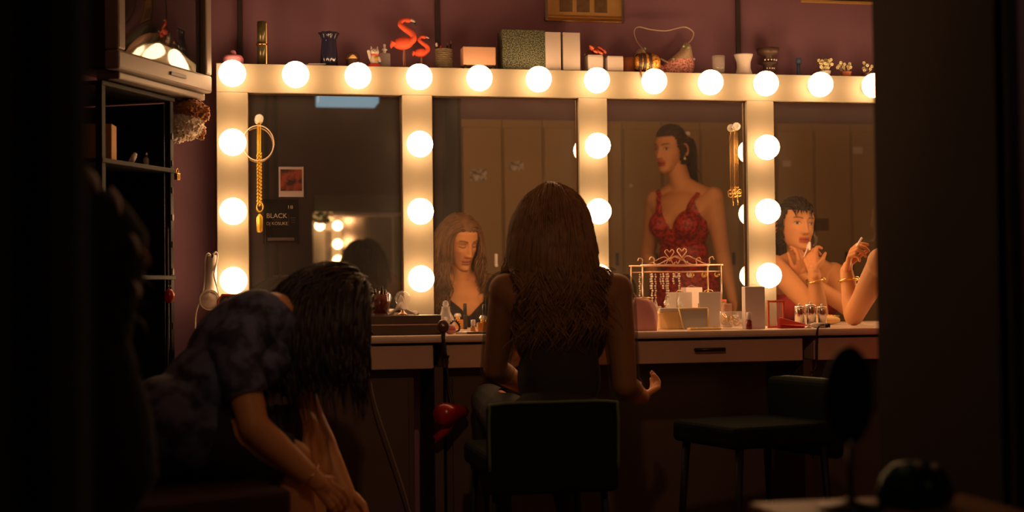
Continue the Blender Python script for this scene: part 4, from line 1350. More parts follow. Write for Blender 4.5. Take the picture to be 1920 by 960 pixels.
for u, lab in ((499, 'left of two grey pipes on the far wall, seen in the left pane'), (517, 'right of two grey pipes on the far wall, seen in the left pane')):
    c = atm(u, 240, 6.25)
    solo('wall_pipe', MB().cyl((0, 0, 0), (0, 0, ZC), .018, 12), 'grey_trim', lab, 'pipe', (c[0], -6.27, 0))

# ------------------------------------------------------------------ chairs
def dining_chair(name, label, loc, rz, w, back_z, seat_z, mb, mp, ml):
    """local: the sitter faces +y"""
    t = thing(name, label, 'chair', loc, rz)
    obj('seat', MB().box((0, 0, seat_z - .035), (w, .40, .07)), mb, t, .018, seg=3)
    bk = obj('backrest', MB().box((0, -.205, (back_z + seat_z) / 2 - .06), (w, .05, back_z - seat_z + .12)), mb, t, .02, seg=3)
    obj('piping', MB().tube(spline([(-w / 2 + .004, -.232, seat_z - .05), (-w / 2 + .004, -.232, back_z - .03), (-w / 2 + .025, -.228, back_z - .004), (0, -.228, back_z - .001), (w / 2 - .025, -.228, back_z - .004), (w / 2 - .004, -.232, back_z - .03), (w / 2 - .004, -.232, seat_z - .05)], 40), .0045, 8), mp, bk)
    for sx in (-1, 1):
        for sy in (-1, 1):
            obj('leg', MB().cyl((sx * (w / 2 - .03), sy * .16, seat_z - .068), (sx * (w / 2 - .015), sy * .185, 0), .013, 10, .010), ml, t)
    return t


c = on_plane(1037, 756, -1.17)
dining_chair('padded_chair', 'dark green low-backed padded chair under the blonde woman', (c[0], -.95, 0), 0, .385, c[2] + .005, .43, 'chair_green', 'chair_piping', 'black_metal')
c = on_plane(1466, 712, -.78)
dining_chair('padded_chair', 'empty dark green padded chair standing sideways right of the blonde woman', (c[0] - .10, -.78, 0), math.pi / 2 + .25, .36, c[2] + .0, .465, 'chair_green', 'chair_piping', 'black_metal')
c = on_plane(230, 850, -1.95)
ch = dining_chair('padded_chair', 'dim rose padded chair under the bending woman at the lower left', (c[0] + .10, -1.70, 0), -math.pi / 2 + .5, .42, .62, .44, 'chair_rose', 'chair_wood_red', 'chair_wood_red')

# ------------------------------------------------------------------ blurred foreground
# black drape hanging at the left, close to the camera
m = MB()
vs, fs = [], []
nx, nz = 60, 14
for i in range(nz):
    for j in range(nx):
        s_ = j / (nx - 1)
        z = ZC * i / (nz - 1)
        x = -.83 + s_ * .645
        y = -3.85 + s_ * .15 + .025 * math.sin(s_ * 44 + .4 * math.sin(z * 2)) + .01 * math.sin(s_ * 17)
        vs.append((x, y, z))
for i in range(nz - 1):
    for j in range(nx - 1):
        a = i * nx + j
        fs.append((a, a + 1, a + nx + 1, a + nx))
o = solo('black_drape', m.add(vs, fs), 'black_drape', 'black curtain hanging out of focus along the left edge', 'curtain')
mo = o.modifiers.new('thick', 'SOLIDIFY')
mo.thickness = .004
# dressmaker's form in a dark feathered costume, close to the camera
FD_ = 2.75
c = on_plane(120, 600, -FD_)
t = thing('dress_form', 'dark dressmaker\'s form with a feathered costume, blurred at the left edge', 'dress form', (c[0], -FD_, 0))
loc_ = lambda u, v, dy=0.0: on_plane(u, v, -FD_ - dy) - np.array([c[0], -FD_, 0])
zb = lambda v: on_plane(120, v, -FD_)[2]
pr = [(.10, zb(985)), (.150, zb(900)), (.140, zb(780)), (.105, zb(640)), (.128, zb(520)), (.135, zb(440)), (.10, zb(380)), (.045, zb(340)), (.032, zb(310)), (0, zb(305))]
obj('torso', MB().lathe([(.001, zb(986))] + pr, n=32, R=np.diag([1, .72, 1])), 'black_drape', t)
obj('pole', MB().cyl((0, 0, .03), (0, 0, zb(960)), .012, 12), 'black_metal', t)
obj('foot', MB().lathe([(.16, 0), (.16, .015), (.03, .03), (0, .032)], n=28), 'black_metal', t)
fe = MB()
fr_ = random.Random(11)
edge = spline([loc_(150, 330), loc_(195, 400), loc_(235, 470), loc_(235, 560), loc_(215, 660), loc_(240, 800)], 60)
for j in range(260):
    a_ = edge[fr_.randrange(len(edge))] + np.array([fr_.gauss(-.03, .02), fr_.gauss(0, .02), fr_.gauss(0, .01)])
    v_ = np.array([fr_.gauss(.5, .5), fr_.gauss(-.2, .6), fr_.gauss(-.9, .4)])
    v_ /= np.linalg.norm(v_)
    fe.tube([a_, a_ + v_ * .025, a_ + v_ * .05 + np.array([0, 0, -.006])], [.004, .009, .001], 5, flat=.35)
obj('plumage', fe, 'black_drape', t)
for (u, v), (u2, v2), r, mm in (((163, 312), (184, 362), .013, 'plush_white'), ((208, 350), (226, 404), .012, 'plush_white'), ((240, 430), (262, 482), .010, 'plush_white'), ((262, 462), (280, 502), .008, 'plush_brown'), ((250, 526), (260, 560), .010, 'plush_white')):
    a_, b_ = loc_(u, v, .05), loc_(u2, v2, .05)
    obj('feather_tip', MB().tube(spline([a_, (a_ + b_) / 2 + np.array([.004, 0, 0]), b_], 8), [r * k_ for k_ in (.25, .6, .85, 1, 1, .9, .7, .4, .08)], 8, flat=.4), mm, t)

# small table at the lower right with an oval mirror and green sequins
c = on_plane(1590, 946, -3.15)
tz = c[2]
tc = on_plane(1640, 946, -3.15)
t = thing('side_table', 'small wooden side table at the bottom right, out of focus', 'table', (tc[0], -3.22, 0))
obj('top', MB().box((0, 0, tz - .012), (.36, .26, .024)), 'table_wood', t, .004)
for sx in (-1, 1):
    for sy in (-1, 1):
        obj('leg', MB().box((sx * .15, sy * .10, (tz - .024) / 2), (.03, .03, tz - .024)), 'table_wood', t, .003)
c = on_plane(1592, 742, -3.2)
mv = thing('table_mirror', 'dark oval table mirror on a slim stand at the lower right', 'mirror', (c[0], -3.2, tz))
zc2 = c[2] - tz
obj('base', MB().lathe([(.05, 0), (.05, .005), (.012, .012), (.006, .018)], n=24), 'dark_metal', mv)
obj('stem', MB().cyl((0, 0, .012), (0, 0, zc2 - .068), .005, 10), 'dark_metal', mv)
ov = MB().ball((0, 0, zc2), (.046, .007, .070), rotz(.35), 28, 16)
obj('mirror_back', ov, 'black_plastic', mv)
obj('rim', MB().tube([Vector(rotz(.35) @ np.array([.0465 * math.cos(a), 0, .071 * math.sin(a)]) + np.array([0, 0, zc2])) for a in np.linspace(0, 6.283, 41)[:-1]], .0035, 8, True), 'dark_metal', mv)
obj('joint', MB().ball((0, 0, zc2 - .072), .007), 'chrome', mv)
c = on_plane(1715, 880, -3.2)
t = thing('sequin_purse', 'dark green sequinned purse with glass buttons on the side table', 'purse', (c[0], -3.2, tz))
obj('body', MB().lathe([(.0005, 0), (.060, .004), (.064, .02), (.052, .05), (.034, .066), (0, .070)], n=28, R=np.diag([1, .5, 1])), 'green_sequin', t)
for x, z in ((-.030, .060), (-.006, .066), (.020, .062), (.008, .036)):
    obj('button', MB().ball((x, -.026, z), .0055, nu=10, nv=8), 'pearl' if z > .06 else 'green_gem', t)

# added out-of-frame ceiling fill spotlight, brightens the drawers and the figures' backs
SP = V_ = np.array([0.15, -4.3, ZC])
aim = np.array([1.15, -.6, .85]) - (SP - np.array([0, 0, .16]))
aim /= np.linalg.norm(aim)
t = thing('fill_spotlight', 'added black fill spotlight on the ceiling, out of view, aimed at the dressing tables', 'light', SP)
obj('mount', MB().lathe([(.04, -.02), (.04, 0)], n=20), 'black_metal', t)
obj('arm', MB().cyl((0, 0, -.02), (0, 0, -.12), .008, 10), 'black_metal', t)
Ra = basis(aim) @ euler(x=-math.pi / 2)
obj('can', MB().lathe([(.03, -.10), (.055, -.08), (.06, .06), (.056, .06), (.05, -.07), (0, -.075)], (0, 0, -.16), n=24, R=Ra, cap=False), 'black_metal', t)
sl = bpy.data.lights.new('fill_spot', 'SPOT')
sl.energy = FILL_SPOT_W
sl.color = (1.0, 0.52, 0.26)
sl.spot_size = 0.86
sl.spot_blend = 0.8
sl.shadow_soft_size = 0.05
lo = bpy.data.objects.new('fill_spot', sl)
COL.objects.link(lo)
lo.parent = t
lo.location = tuple(np.array([0, 0, -.16]) + aim * .07)
lo.rotation_euler = Vector(aim).to_track_quat('-Z', 'Y').to_euler()
# ------------------------------------------------------------------ people
SKIN = np.array([0.58, 0.275, 0.115])


def blob(mb, voxel, smooth=4):
    """one continuous skin over overlapping solids"""
    me = mesh_of('tmp', mb)
    o = bpy.data.objects.new('tmp', me)
    COL.objects.link(o)
    r = o.modifiers.new('r', 'REMESH')
    r.mode = 'VOXEL'
    r.voxel_size = voxel
    s = o.modifiers.new('s', 'SMOOTH')
    s.iterations = smooth
    s.factor = .5
    me2 = bpy.data.meshes.new_from_object(o.evaluated_get(bpy.context.evaluated_depsgraph_get()))
    bpy.data.objects.remove(o)
    V = np.zeros(len(me2.vertices) * 3)
    me2.vertices.foreach_get('co', V)
    Fs = [tuple(p.vertices) for p in me2.polygons]
    bpy.data.meshes.remove(me2)
    return V.reshape(-1, 3), Fs


def head_mesh(lips=(.46, .13, .10), eyes='open', brow=(.10, .055, .03), jaw=1.0):
    NZ, NT = 110, 128
    zt = [-.115, -.106, -.096, -.08, -.06, -.04, -.02, 0, .03, .06, .09, .108, .118]
    W_ = [.006, .024, .033, .044, .0535, .060, .0655, .069, .0735, .0705, .053, .029, .003]
    YF = [.058, .078, .0835, .081, .081, .083, .084, .083, .0845, .080, .060, .032, .002]
    YB = [.050, .022, .002, -.022, -.046, -.066, -.083, -.094, -.100, -.094, -.068, -.036, -.002]
    ph = np.linspace(-1, 1, NZ) * math.pi / 2
    zs = .0015 + .1165 * (np.sin(ph) * .55 + ph / (math.pi / 2) * .45)
    s = np.linspace(-1, 1, NT, endpoint=False)
    th = math.pi * (.62 * s + .38 * s ** 3)
    Z, T = np.meshgrid(zs, th, indexing='ij')
    w = np.interp(Z, zt, W_)
    w = np.where(Z < 0, w * (jaw + (1 - jaw) * (1 + Z / .115)), w)
    yf, yb = np.interp(Z, zt, YF), np.interp(Z, zt, YB)
    yc = yb + (yf - yb) * .46
    sn, cs = np.sin(T), np.cos(T)
    X = w * np.sign(sn) * np.abs(sn) ** .88
    Y = np.where(cs > 0, yc + (yf - yc) * np.abs(cs) ** .82, yc - (yc - yb) * np.abs(cs) ** .9)
    m = np.clip(cs * 2.5, 0, 1)
    g = lambda a, s_: np.exp(-(a / s_) ** 2)
    AX = np.abs(X)
    ex, ez = .0315, .006
    d = np.zeros_like(X)
    d += -.0085 * g(AX - .030, .016) * g(Z - .008, .011)            # sockets
    d += .0040 * g(AX - .031, .020) * g(Z - .025, .006)             # brow ridge
    d += .0060 * g(AX - ex, .0115) * g(Z - ez, .0075)               # eyeball under the lids
    t = np.clip((.022 - Z) / .056, 0, 1)                            # nose: bridge to tip
    nose = np.where((Z < .026) & (Z > -.046), (.006 + .019 * t ** 1.15) * g(X, .0085 + .0035 * t), 0)
    drop = np.clip((Z + .044) / .010, 0, 1)
    d += nose * drop * np.clip((.028 - Z) / .012, 0, 1)
    d += .0090 * g(AX - .0115, .0055) * g(Z + .032, .006)           # nostril wings
    d += .0030 * g(AX - .043, .018) * g(Z + .016, .014)             # cheekbones
    d += -.0025 * g(AX - .040, .014) * g(Z + .060, .016)            # below the cheek
    d += .0065 * g(X, .019) * g(Z + .0575, .0045) + .0070 * g(X, .016) * g(Z + .0685, .0050)   # lips
    d += -.0040 * g(X, .020) * g(Z + .0630, .0018)
    d += -.0022 * g(X, .022) * g(Z + .079, .006)
    d += .0060 * g(X, .016) * g(Z + .096, .011)                     # chin
    Y = Y + d * m
    V = np.stack([X, Y, Z], -1).reshape(-1, 3)
    C = np.tile(SKIN, (NZ * NT, 1)).reshape(NZ, NT, 3)
    front = (cs > .15)

    def paint(mask, c, k=1.0):
        k2 = (np.clip(mask, 0, 1) * front * k)[..., None]
        C[:] = C * (1 - k2) + np.array(c) * k2
    paint(.35 * g(AX - .040, .018) * g(Z + .024, .016), (.62, .26, .17))
    lw = np.clip(1.15 - (AX / .0245) ** 2, 0, 1)
    paint((g(Z + .0575, .0060) + g(Z + .0690, .0065)) * 1.2 * (lw > .12) * np.clip(lw * 2, 0, 1), lips)
    paint(g(Z + .0630, .0017) * (AX < .0235) * .9, (.12, .03, .025))
    bz = .0265 + .004 * np.sin(np.clip((AX - .012) / .038, 0, 1) * math.pi * .8)
    paint(1.3 * g(Z - bz, .0034) * np.clip((AX - .010) / .004, 0, 1) * np.clip((.052 - AX) / .008, 0, 1), brow, .9)
    paint(.45 * g(AX - ex, .019) * g(Z - .012, .007), (.34, .17, .10))
    u_ = (AX - ex) / .0135
    arc = np.sqrt(np.clip(1 - u_ ** 2, 0, 1))
    if eyes == 'open':
        up_, lo_ = ez + .0058 * arc, ez - .0042 * arc
        ins = (np.abs(u_) < 1) & (Z < up_) & (Z > lo_)
        paint(ins * 1.0, (.62, .52, .46))
        paint(ins * (((AX - ex - .001) / .0058) ** 2 + ((Z - ez) / .0062) ** 2 < 1), (.045, .028, .02))
        paint(1.3 * g(Z - up_, .0018) * (np.abs(u_) < 1.05), (.03, .018, .012))
        paint(.5 * g(Z - lo_, .0014) * (np.abs(u_) < .95), (.20, .09, .06))
    else:
        lo_ = ez - .0048 * arc
        paint(1.3 * g(Z - lo_, .0018) * (np.abs(u_) < 1.1), (.04, .022, .015))
        paint(.7 * g(Z - (ez + .009), .0013) * (np.abs(u_) < 1.0), (.28, .13, .08))
    paint(1.0 * g(AX - .0068, .0032) * g(Z + .0405, .0022), (.14, .05, .03))
    C = C.reshape(-1, 3)
    Fq = []
    for i in range(NZ - 1):
        for k in range(NT):
            k2 = (k + 1) % NT
            Fq.append((i * NT + k, i * NT + k2, (i + 1) * NT + k2, (i + 1) * NT + k))
    Fq.append(tuple(range(NT - 1, -1, -1)))
    Fq.append(tuple((NZ - 1) * NT + k for k in range(NT)))
    # ears
    e = MB()
    for sd in (-1, 1):
        Re = euler(z=sd * .35)
        e.ball((sd * .0735, -.012, -.005), (.006, .019, .031), Re, 12, 10)
        e.tube([np.array([sd * .078, -.012, -.005]) + Re @ np.array([0, .018 * math.cos(a), .030 * math.sin(a)]) for a in np.linspace(-.6, 4.2, 16)], .0042, 6)
    n0 = len(V)
    V = np.vstack([V, np.array(e.v)])
    C = np.vstack([C, np.tile(SKIN * np.array([1.0, .86, .84]), (len(e.v), 1))])
    Fq += [tuple(i + n0 for i in f) for f in e.f]
    return V, Fq, C


def hand_prims(mb, W, dirv, nrm, thumb, curl=(.5, .6, .65, .7), scale=1.0, spread=.0, thumb_in=.35):
    """palm and five fingers; nrm points out of the palm, thumb (+1/-1) along dirv x nrm"""
    W = np.array(W, float)
    dv = np.array(dirv, float)
    dv /= np.linalg.norm(dv)
    nm = np.array(nrm, float)
    nm -= dv * (dv @ nm)
    nm /= np.linalg.norm(nm)
    sd = np.cross(dv, nm) * thumb
    q = scale
    kn = []
    for i in range(4):
        k = W + dv * q * (.082, .085, .080, .072)[i] + sd * q * (.028, .0095, -.0095, -.027)[i]
        kn.append(k)
        mb.capsule(W + sd * q * (.014, .005, -.005, -.013)[i] + dv * .004, k, .0125 * q, .0100 * q, 10)
    mb.capsule(W - dv * .02, W + dv * .02, .021 * q, .020 * q, 12)
    for i in range(4):
        ln = np.array((.45, .31, .26)) * (.072, .080, .075, .058)[i] * q
        p = kn[i]
        a = curl[i] * .9
        s2 = sd * spread * (1, .3, -.3, -1)[i]
        for j in range(3):
            d2 = dv * math.cos(a) + nm * math.sin(a) + s2
            d2 /= np.linalg.norm(d2)
            p2 = p + d2 * ln[j]
            mb.capsule(p, p2, (.0090, .0082, .0074)[j] * q, (.0082, .0074, .0062)[j] * q, 10)
            p = p2
            a += curl[i] * (1.15, .8, 0)[j]
    b = W + dv * .018 * q + sd * .020 * q
    d1 = dv * .62 + sd * (.62 - thumb_in * .5) + nm * thumb_in
    d1 /= np.linalg.norm(d1)
    p1 = b + d1 * .042 * q
    mb.capsule(b, p1, .0135 * q, .0105 * q, 10)
    d2 = dv * .85 + sd * (.30 - thumb_in * .6) + nm * (thumb_in + .1)
    d2 /= np.linalg.norm(d2)
    p2 = p1 + d2 * .030 * q
    mb.capsule(p1, p2, .0100 * q, .0090 * q, 10)
    p3 = p2 + (d2 + nm * .15) * .024 * q
    mb.capsule(p2, p3, .0088 * q, .0068 * q, 10)
    return kn


def body_prims(mb, J, fc, fp, bust=.058, legs=True):
    P, C_, N, H = J['pelvis'], J['chest'], J['neck'], J['head']
    up = (N - P) / np.linalg.norm(N - P)
    Rc, Rp = basis(fc, up), basis(fp, (C_ - P))
    mb.ball(P, (.165, .118, .115), Rp, 22, 14)
    mid = P * .48 + C_ * .52
    mb.ball(mid, (.122, .090, .15), Rc, 22, 14)
    mb.ball(C_, (.138, .104, .155), Rc, 22, 14)
    mb.ball(C_ + Rc @ np.array([0, .01, .085]), (.135, .078, .085), Rc, 20, 12)
    for s in (-1, 1):
        mb.ball(C_ + Rc @ np.array([s * .068, .078, -.005]), (bust, bust * .86, bust), Rc, 16, 12)
        sh = J['shL'] if s < 0 else J['shR']
        el = J['elL'] if s < 0 else J['elR']
        wr = J['wrL'] if s < 0 else J['wrR']
        mb.capsule(N + (sh - N) * .08 + (H - N) * .22, sh + (N - sh) * .12, .040, .040)
        mb.capsule(C_ + Rc @ np.array([s * .07, -.01, .05]), sh, .075, .052)
        mb.ball(sh, .054, None, 14, 10)
        mb.capsule(sh, sh * .45 + el * .55, .050, .044)
        mb.capsule(sh * .5 + el * .5, el, .044, .037)
        mb.capsule(el, el * .65 + wr * .35, .038, .037)
        mb.capsule(el * .68 + wr * .32, wr, .036, .0245)
        if legs:
            hp = P + Rp @ np.array([s * .088, .0, -.03])
            kn_ = J['knL'] if s < 0 else J['knR']
            an = J['anL'] if s < 0 else J['anR']
            mb.capsule(hp, hp * .4 + kn_ * .6, .088, .070)
            mb.capsule(hp * .45 + kn_ * .55, kn_, .070, .053)
            mb.capsule(kn_, kn_ * .6 + an * .4, .051, .050)
            mb.capsule(kn_ * .65 + an * .35, an, .050, .032)
            ft = J.get('toe', np.array([0, .15, -.05]))
            mb.capsule(an - ft * .2 + np.array([0, 0, -.03]), an + ft * .75, .032, .026)
            mb.capsule(an, an + ft, .03, .018)
    nb = H - (H - N) * .25
    mb.capsule(N + Rc @ np.array([0, -.01, -.03]), nb, .056, .051)
    return Rc, Rp


def make_person(label, J, fc, fp, fh, uh, hands, eyes='open', lips=(.46, .13, .10), bust=.058, legs=True, voxel=.0065, group=None, hscale=1.0, jaw=1.0, brow=(.10, .055, .03)):
    J = {k: np.array(v, float) for k, v in J.items()}
    t = thing('person', label, 'person', (J['pelvis'][0], J['pelvis'][1], 0), group=group)
    off = np.array([J['pelvis'][0], J['pelvis'][1], 0])
    mb = MB()
    Rc, Rp = body_prims(mb, J, fc, fp, bust, legs)
    V, Fq = blob(mb, voxel, 5)
    Vb, Fb = V.copy(), list(Fq)
    Cc = np.tile(SKIN, (len(V), 1))
    for hd in hands:
        hm = MB()
        hand_prims(hm, **hd)
        V2, F2 = blob(hm, .0030, 3)
        n0 = len(V)
        V = np.vstack([V, V2])
        Cc = np.vstack([Cc, np.tile(SKIN * np.array([1, .93, .9]), (len(V2), 1))])
        Fq = Fq + [tuple(i + n0 for i in f) for f in F2]
    Rh = basis(fh, uh)
    hv, hf, hc = head_mesh(lips, eyes, brow, jaw)
    hv = (hv * hscale) @ Rh.T + J['head']
    n0 = len(V)
    V = np.vstack([V, hv])
    Cc = np.vstack([Cc, hc])
    Fq = Fq + [tuple(i + n0 for i in f) for f in hf]
    me = bpy.data.meshes.new('body')
    me.from_pydata((V - off).tolist(), [], Fq)
    me.polygons.foreach_set('use_smooth', [True] * len(Fq))
    ca = me.color_attributes.new('col', 'FLOAT_COLOR', 'POINT')
    ca.data.foreach_set('color', np.hstack([Cc, np.ones((len(Cc), 1))]).ravel())
    me.materials.append(MATS['skin'])
    obj('body', me, None, t)
    return dict(root=t, off=off, V=Vb, F=Fb, Rc=Rc, Rp=Rp, Rh=Rh, J=J)


def garment(P, name, m, field, offset=.006):
    """cloth lying over the part of the body where field > 0, its hem cut along field = 0"""
    V, Fq = P['V'], P['F']
    me = bpy.data.meshes.new('g')
    me.from_pydata(V.tolist(), [], Fq)
    nr = np.zeros(len(V) * 3)
    me.vertices.foreach_get('normal', nr)
    nr = nr.reshape(-1, 3)
    bpy.data.meshes.remove(me)
    g = field(V)
    W = V + nr * offset
    keep = [f for f in Fq if any(g[i] > 0 for i in f)]
    acc, cnt = {}, {}
    for f in keep:
        n = len(f)
        for a in range(n):
            i, j = f[a], f[(a + 1) % n]
            for x, y in ((i, j), (j, i)):
                if g[x] <= 0 < g[y]:
                    tt = g[y] / (g[y] - g[x])
                    acc[x] = acc.get(x, 0) + W[y] + (W[x] - W[y]) * tt
                    cnt[x] = cnt.get(x, 0) + 1
    W = W.copy()
    for x in acc:
        W[x] = acc[x] / cnt[x]
    keep = [f for f in keep if all(g[i] > 0 or i in acc for i in f)]
    # drop stray crumbs, keep the cloth itself
    par = {}

    def root(x):
        while par.setdefault(x, x) != x:
            par[x] = par[par[x]]
            x = par[x]
        return x
    for f in keep:
        r0_ = root(f[0])
        for i in f[1:]:
            par[root(i)] = r0_
    cnt_ = {}
    for f in keep:
        cnt_[root(f[0])] = cnt_.get(root(f[0]), 0) + 1
    big = max(cnt_.values())
    keep = [f for f in keep if cnt_[root(f[0])] > .5 * big]
    used = sorted({i for f in keep for i in f})
    mp = {i: k for k, i in enumerate(used)}
    me = bpy.data.meshes.new(name)
    me.from_pydata((W[used] - P['off']).tolist(), [], [tuple(mp[i] for i in f) for f in keep])
    me.polygons.foreach_set('use_smooth', [True] * len(keep))
    me.materials.append(MATS[m])
    o = obj(name, me, None, P['root'])
    return o


def limb_field(V, a, b, r):
    a, b = np.array(a), np.array(b)
    ab = b - a
    tt = np.clip(((V - a) @ ab) / (ab @ ab), 0, 1)
    return r - np.linalg.norm(V - (a + tt[:, None] * ab), axis=1)


def hair_mesh(P, m, n, length, cols, style, r0=.0036, seed=1, wave=.006, name='hair', tie=None, part=.0, hairline=.062, lift=.010, grav=.35, fringe=0.0, cap=True, wl=.11, face=.064):
    """locks rooted on the scalp, combed from the parting, falling over head and shoulders"""
    rg = np.random.default_rng(seed)
    H, Rh = P['J']['head'], P['Rh']
    rad = np.array([.0755, .097, .1165])
    ctr = np.array([0, -.004, .002])
    out = MB()
    down = np.array([0, 0, -1.0])
    if cap:
        # under-layer that hides the scalp
        nu, nv = 72, 44
        vs, fs, ok = [], [], []
        for i in range(nv + 1):
            ph_ = math.pi / 2 - math.pi * .78 * i / nv
            for k in range(nu):
                a = 2 * math.pi * k / nu
                d_ = np.array([math.cos(ph_) * math.sin(a), math.cos(ph_) * math.cos(a), math.sin(ph_)])
                p_ = ctr + d_ * (rad + .005)
                fr_ = max(0, d_[1])
                w_ = min(1, max(0, (fr_ - .18) / .34))
                lim = hairline * w_ + (-.075) * (1 - w_)
                ok.append(p_[2] > lim)
                vs.append(Rh @ p_ + H)
        for i in range(nv):
            for k in range(nu):
                q4 = (i * nu + k, i * nu + (k + 1) % nu, (i + 1) * nu + (k + 1) % nu, (i + 1) * nu + k)
                if all(ok[x] for x in q4):
                    fs.append(q4)
        out.add(vs, fs)
    cnt = 0
    while cnt < n:
        d_ = rg.normal(size=3)
        d_ /= np.linalg.norm(d_)
        p_ = ctr + d_ * rad
        fr_ = max(0, d_[1])
        w_ = min(1, max(0, (fr_ - .18) / .34))
        lim = hairline * w_ + (-.080) * (1 - w_)
        if p_[2] < lim:
            continue
        cnt += 1
        layer = lift * (.3 + .9 * rg.random())
        L = length * rg.uniform(.72, 1.06)
        step = .018
        ns = max(4, int(L / step))
        ph0, amp = rg.uniform(0, 6.28) * .35 + 2.2 * round(3 * d_[0]), wave * rg.uniform(.5, 1.4)
        side = 1.0 if p_[0] > part else -1.0
        pos = Rh @ p_ + H
        if style == 'down':
            bk_ = max(0, -d_[1])
            sv_ = side if bk_ < .25 else float(np.clip(p_[0] / .05, -1, 1)) + rg.normal() * .25
            dl = np.array([sv_ * (.9 - .3 * fr_) * (1 - .85 * bk_), -.55 + .15 * fr_, .05 - 1.2 * bk_])
            if fringe and d_[1] > .45 and rg.random() < fringe:
                dl = np.array([side * .35 + rg.normal() * .12, .75, -.25])
                L *= .34
                ns = max(4, int(L / step))
        elif style == 'back':
            dl = np.array([.15 * side, -1.0, -.1])
            if fringe and d_[1] > .5 and rg.random() < fringe:
                dl = np.array([rg.normal() * .35 - .2, .75, -.35])
                L *= .22
                ns = max(3, int(L / step))
        dirv = Rh @ dl
        pts = []
        tw = None if tie is None else Rh @ np.array(tie) + H
        tied = False
        for j in range(ns):
            pts.append(pos.copy())
            dirv = dirv / (np.linalg.norm(dirv) + 1e-9)
            if tw is not None and not (L < .8 * length * .5) and not tied:
                to = tw - pos
                if np.linalg.norm(to) < .022:
                    tied = True
                    dirv = (Rh @ np.array([rg.normal() * .25, -.7, .1])) + down * .2
                else:
                    dirv = dirv * .35 + to / np.linalg.norm(to) * .65
            else:
                g_ = grav * (1.0 if j > 2 else .4)
                dirv = dirv * (1 - g_) + down * g_
            pos = pos + dirv / np.linalg.norm(dirv) * step
            # stay outside the head
            lp = Rh.T @ (pos - H) - ctr
            rr_ = rad + layer
            q_ = np.linalg.norm(lp / rr_)
            if q_ < 1:
                lp = lp / q_
                pos = Rh @ (lp + ctr) + H
            # keep the face free
            lp = Rh.T @ (pos - H)
            if lp[1] > .035 and lp[2] < .045 and abs(lp[0]) < face and not (fringe and L < length * .5):
                lp[0] = face * side
                pos = Rh @ lp + H
            for (c0, r_, R_) in cols:
                l2 = R_.T @ (pos - c0)
                rr2 = np.array(r_) + layer * .8
                q2 = np.linalg.norm(l2 / rr2)
                if q2 < 1:
                    pos = R_ @ (l2 / q2) + c0
        pts = np.array(pts)
        if len(pts) < 3:
            continue
        s_ = np.arange(len(pts)) * step
        k_ = np.clip((s_ - .10) / .15, 0, 1)
        ax = Rh[:, 0] * math.cos(ph0) + Rh[:, 1] * math.sin(ph0)
        pts = pts + (amp * k_ * np.sin(s_ / wl * 6.28 + ph0))[:, None] * ax + (amp * .6 * k_ * np.cos(s_ / wl * 6.28 + ph0))[:, None] * Rh[:, 0]
        if rg.random() < .12:                                   # flyaway ends
            pts = pts + (np.clip((s_ - length * .55) / .12, 0, 1.5) ** 1.5 * .022)[:, None] * (Rh[:, 0] * side - Rh[:, 1] * .3 + np.array([0, 0, .25]))
        rs = r0 * rg.uniform(.6, 1.25) * np.clip(1.05 - (np.arange(len(pts)) / (len(pts) - 1)) ** 3, .12, 1)
        out.tube(pts, rs, 4)
    me = bpy.data.meshes.new(name)
    V = np.array(out.v) - P['off']
    me.from_pydata(V.tolist(), [], out.f)
    me.polygons.foreach_set('use_smooth', [True] * len(out.f))
    me.materials.append(MATS[m])
    return obj(name, me, None, P['root'])


def torso_cols(P):
    J, Rc = P['J'], P['Rc']
    cs = [(J['chest'], (.150, .112, .165), Rc), (J['chest'] + Rc @ np.array([0, 0, .08]), (.150, .085, .09), Rc)]
    for s in ('shL', 'shR'):
        cs.append((J[s], (.062, .062, .062), np.eye(3)))
        md = J['neck'] * .5 + J[s] * .5
        cs.append((md, (.07, .055, .055), np.eye(3)))
    cs.append(((J['neck'] + J['head']) / 2 - np.array([0, 0, .03]), (.058, .058, .09), np.eye(3)))
    return cs


V3 = lambda *a: np.array(a, float)

# ---- blonde woman on the green chair, back to us, face in the second pane
hA = at(1035, 417, .87)
nA = at(1046, 528, .90)
cA = at(1050, 620, .90)
pA = at(1046, 802, .96)
JA = dict(head=hA, neck=nA, chest=cA, pelvis=pA, shL=at(948, 545, .89), shR=at(1156, 545, .92),
          elL=at(928, 690, .80), elR=at(1172, 722, .96), wrL=at(990, 730, .57), wrR=at(1204, 744, .78),
          knL=(pA[0] - .13, -.52, .53), knR=(pA[0] + .10, -.50, .53), anL=(pA[0] - .12, -.66, .10), anR=(pA[0] + .12, -.64, .10), toe=(0, .13, -.06))
PA = make_person('blonde woman in a black top seated with her back to us, face in the mirror', JA, (.10, 1, 0), (0, 1, 0), (.40, .86, -.36), (.05, .25, 1),
                 [dict(W=at(1204, 744, .78), dirv=at(1232, 728, .72) - at(1204, 744, .78), nrm=(-.3, .3, .8), thumb=-1, curl=(.35, .5, .6, .7), scale=.92),
                  dict(W=at(990, 730, .57), dirv=(.5, .8, -.1), nrm=(.1, 0, -1), thumb=1, curl=(.3, .35, .4, .45), scale=.92)], eyes='closed', lips=(.44, .15, .11))
Rc = PA['Rc']


def fieldA(V):
    L = (V - cA) @ Rc
    back = .020 - L[:, 2]
    frontv = (.018 + .95 * np.minimum(np.abs(L[:, 0]), .085)) - L[:, 2]
    k = np.clip((L[:, 1] + .02) / .06, 0, 1)
    g = back * (1 - k) + frontv * k
    for a, b in (('shL', 'elL'), ('elL', 'wrL'), ('shR', 'elR'), ('elR', 'wrR')):
        g = np.minimum(g, -limb_field(V, JA[a] * .97 + JA[b] * .03, JA[b], .062))
    g = np.minimum(g, .62 - np.linalg.norm(V - pA - np.array([0, 0, .15]), axis=1))
    return g


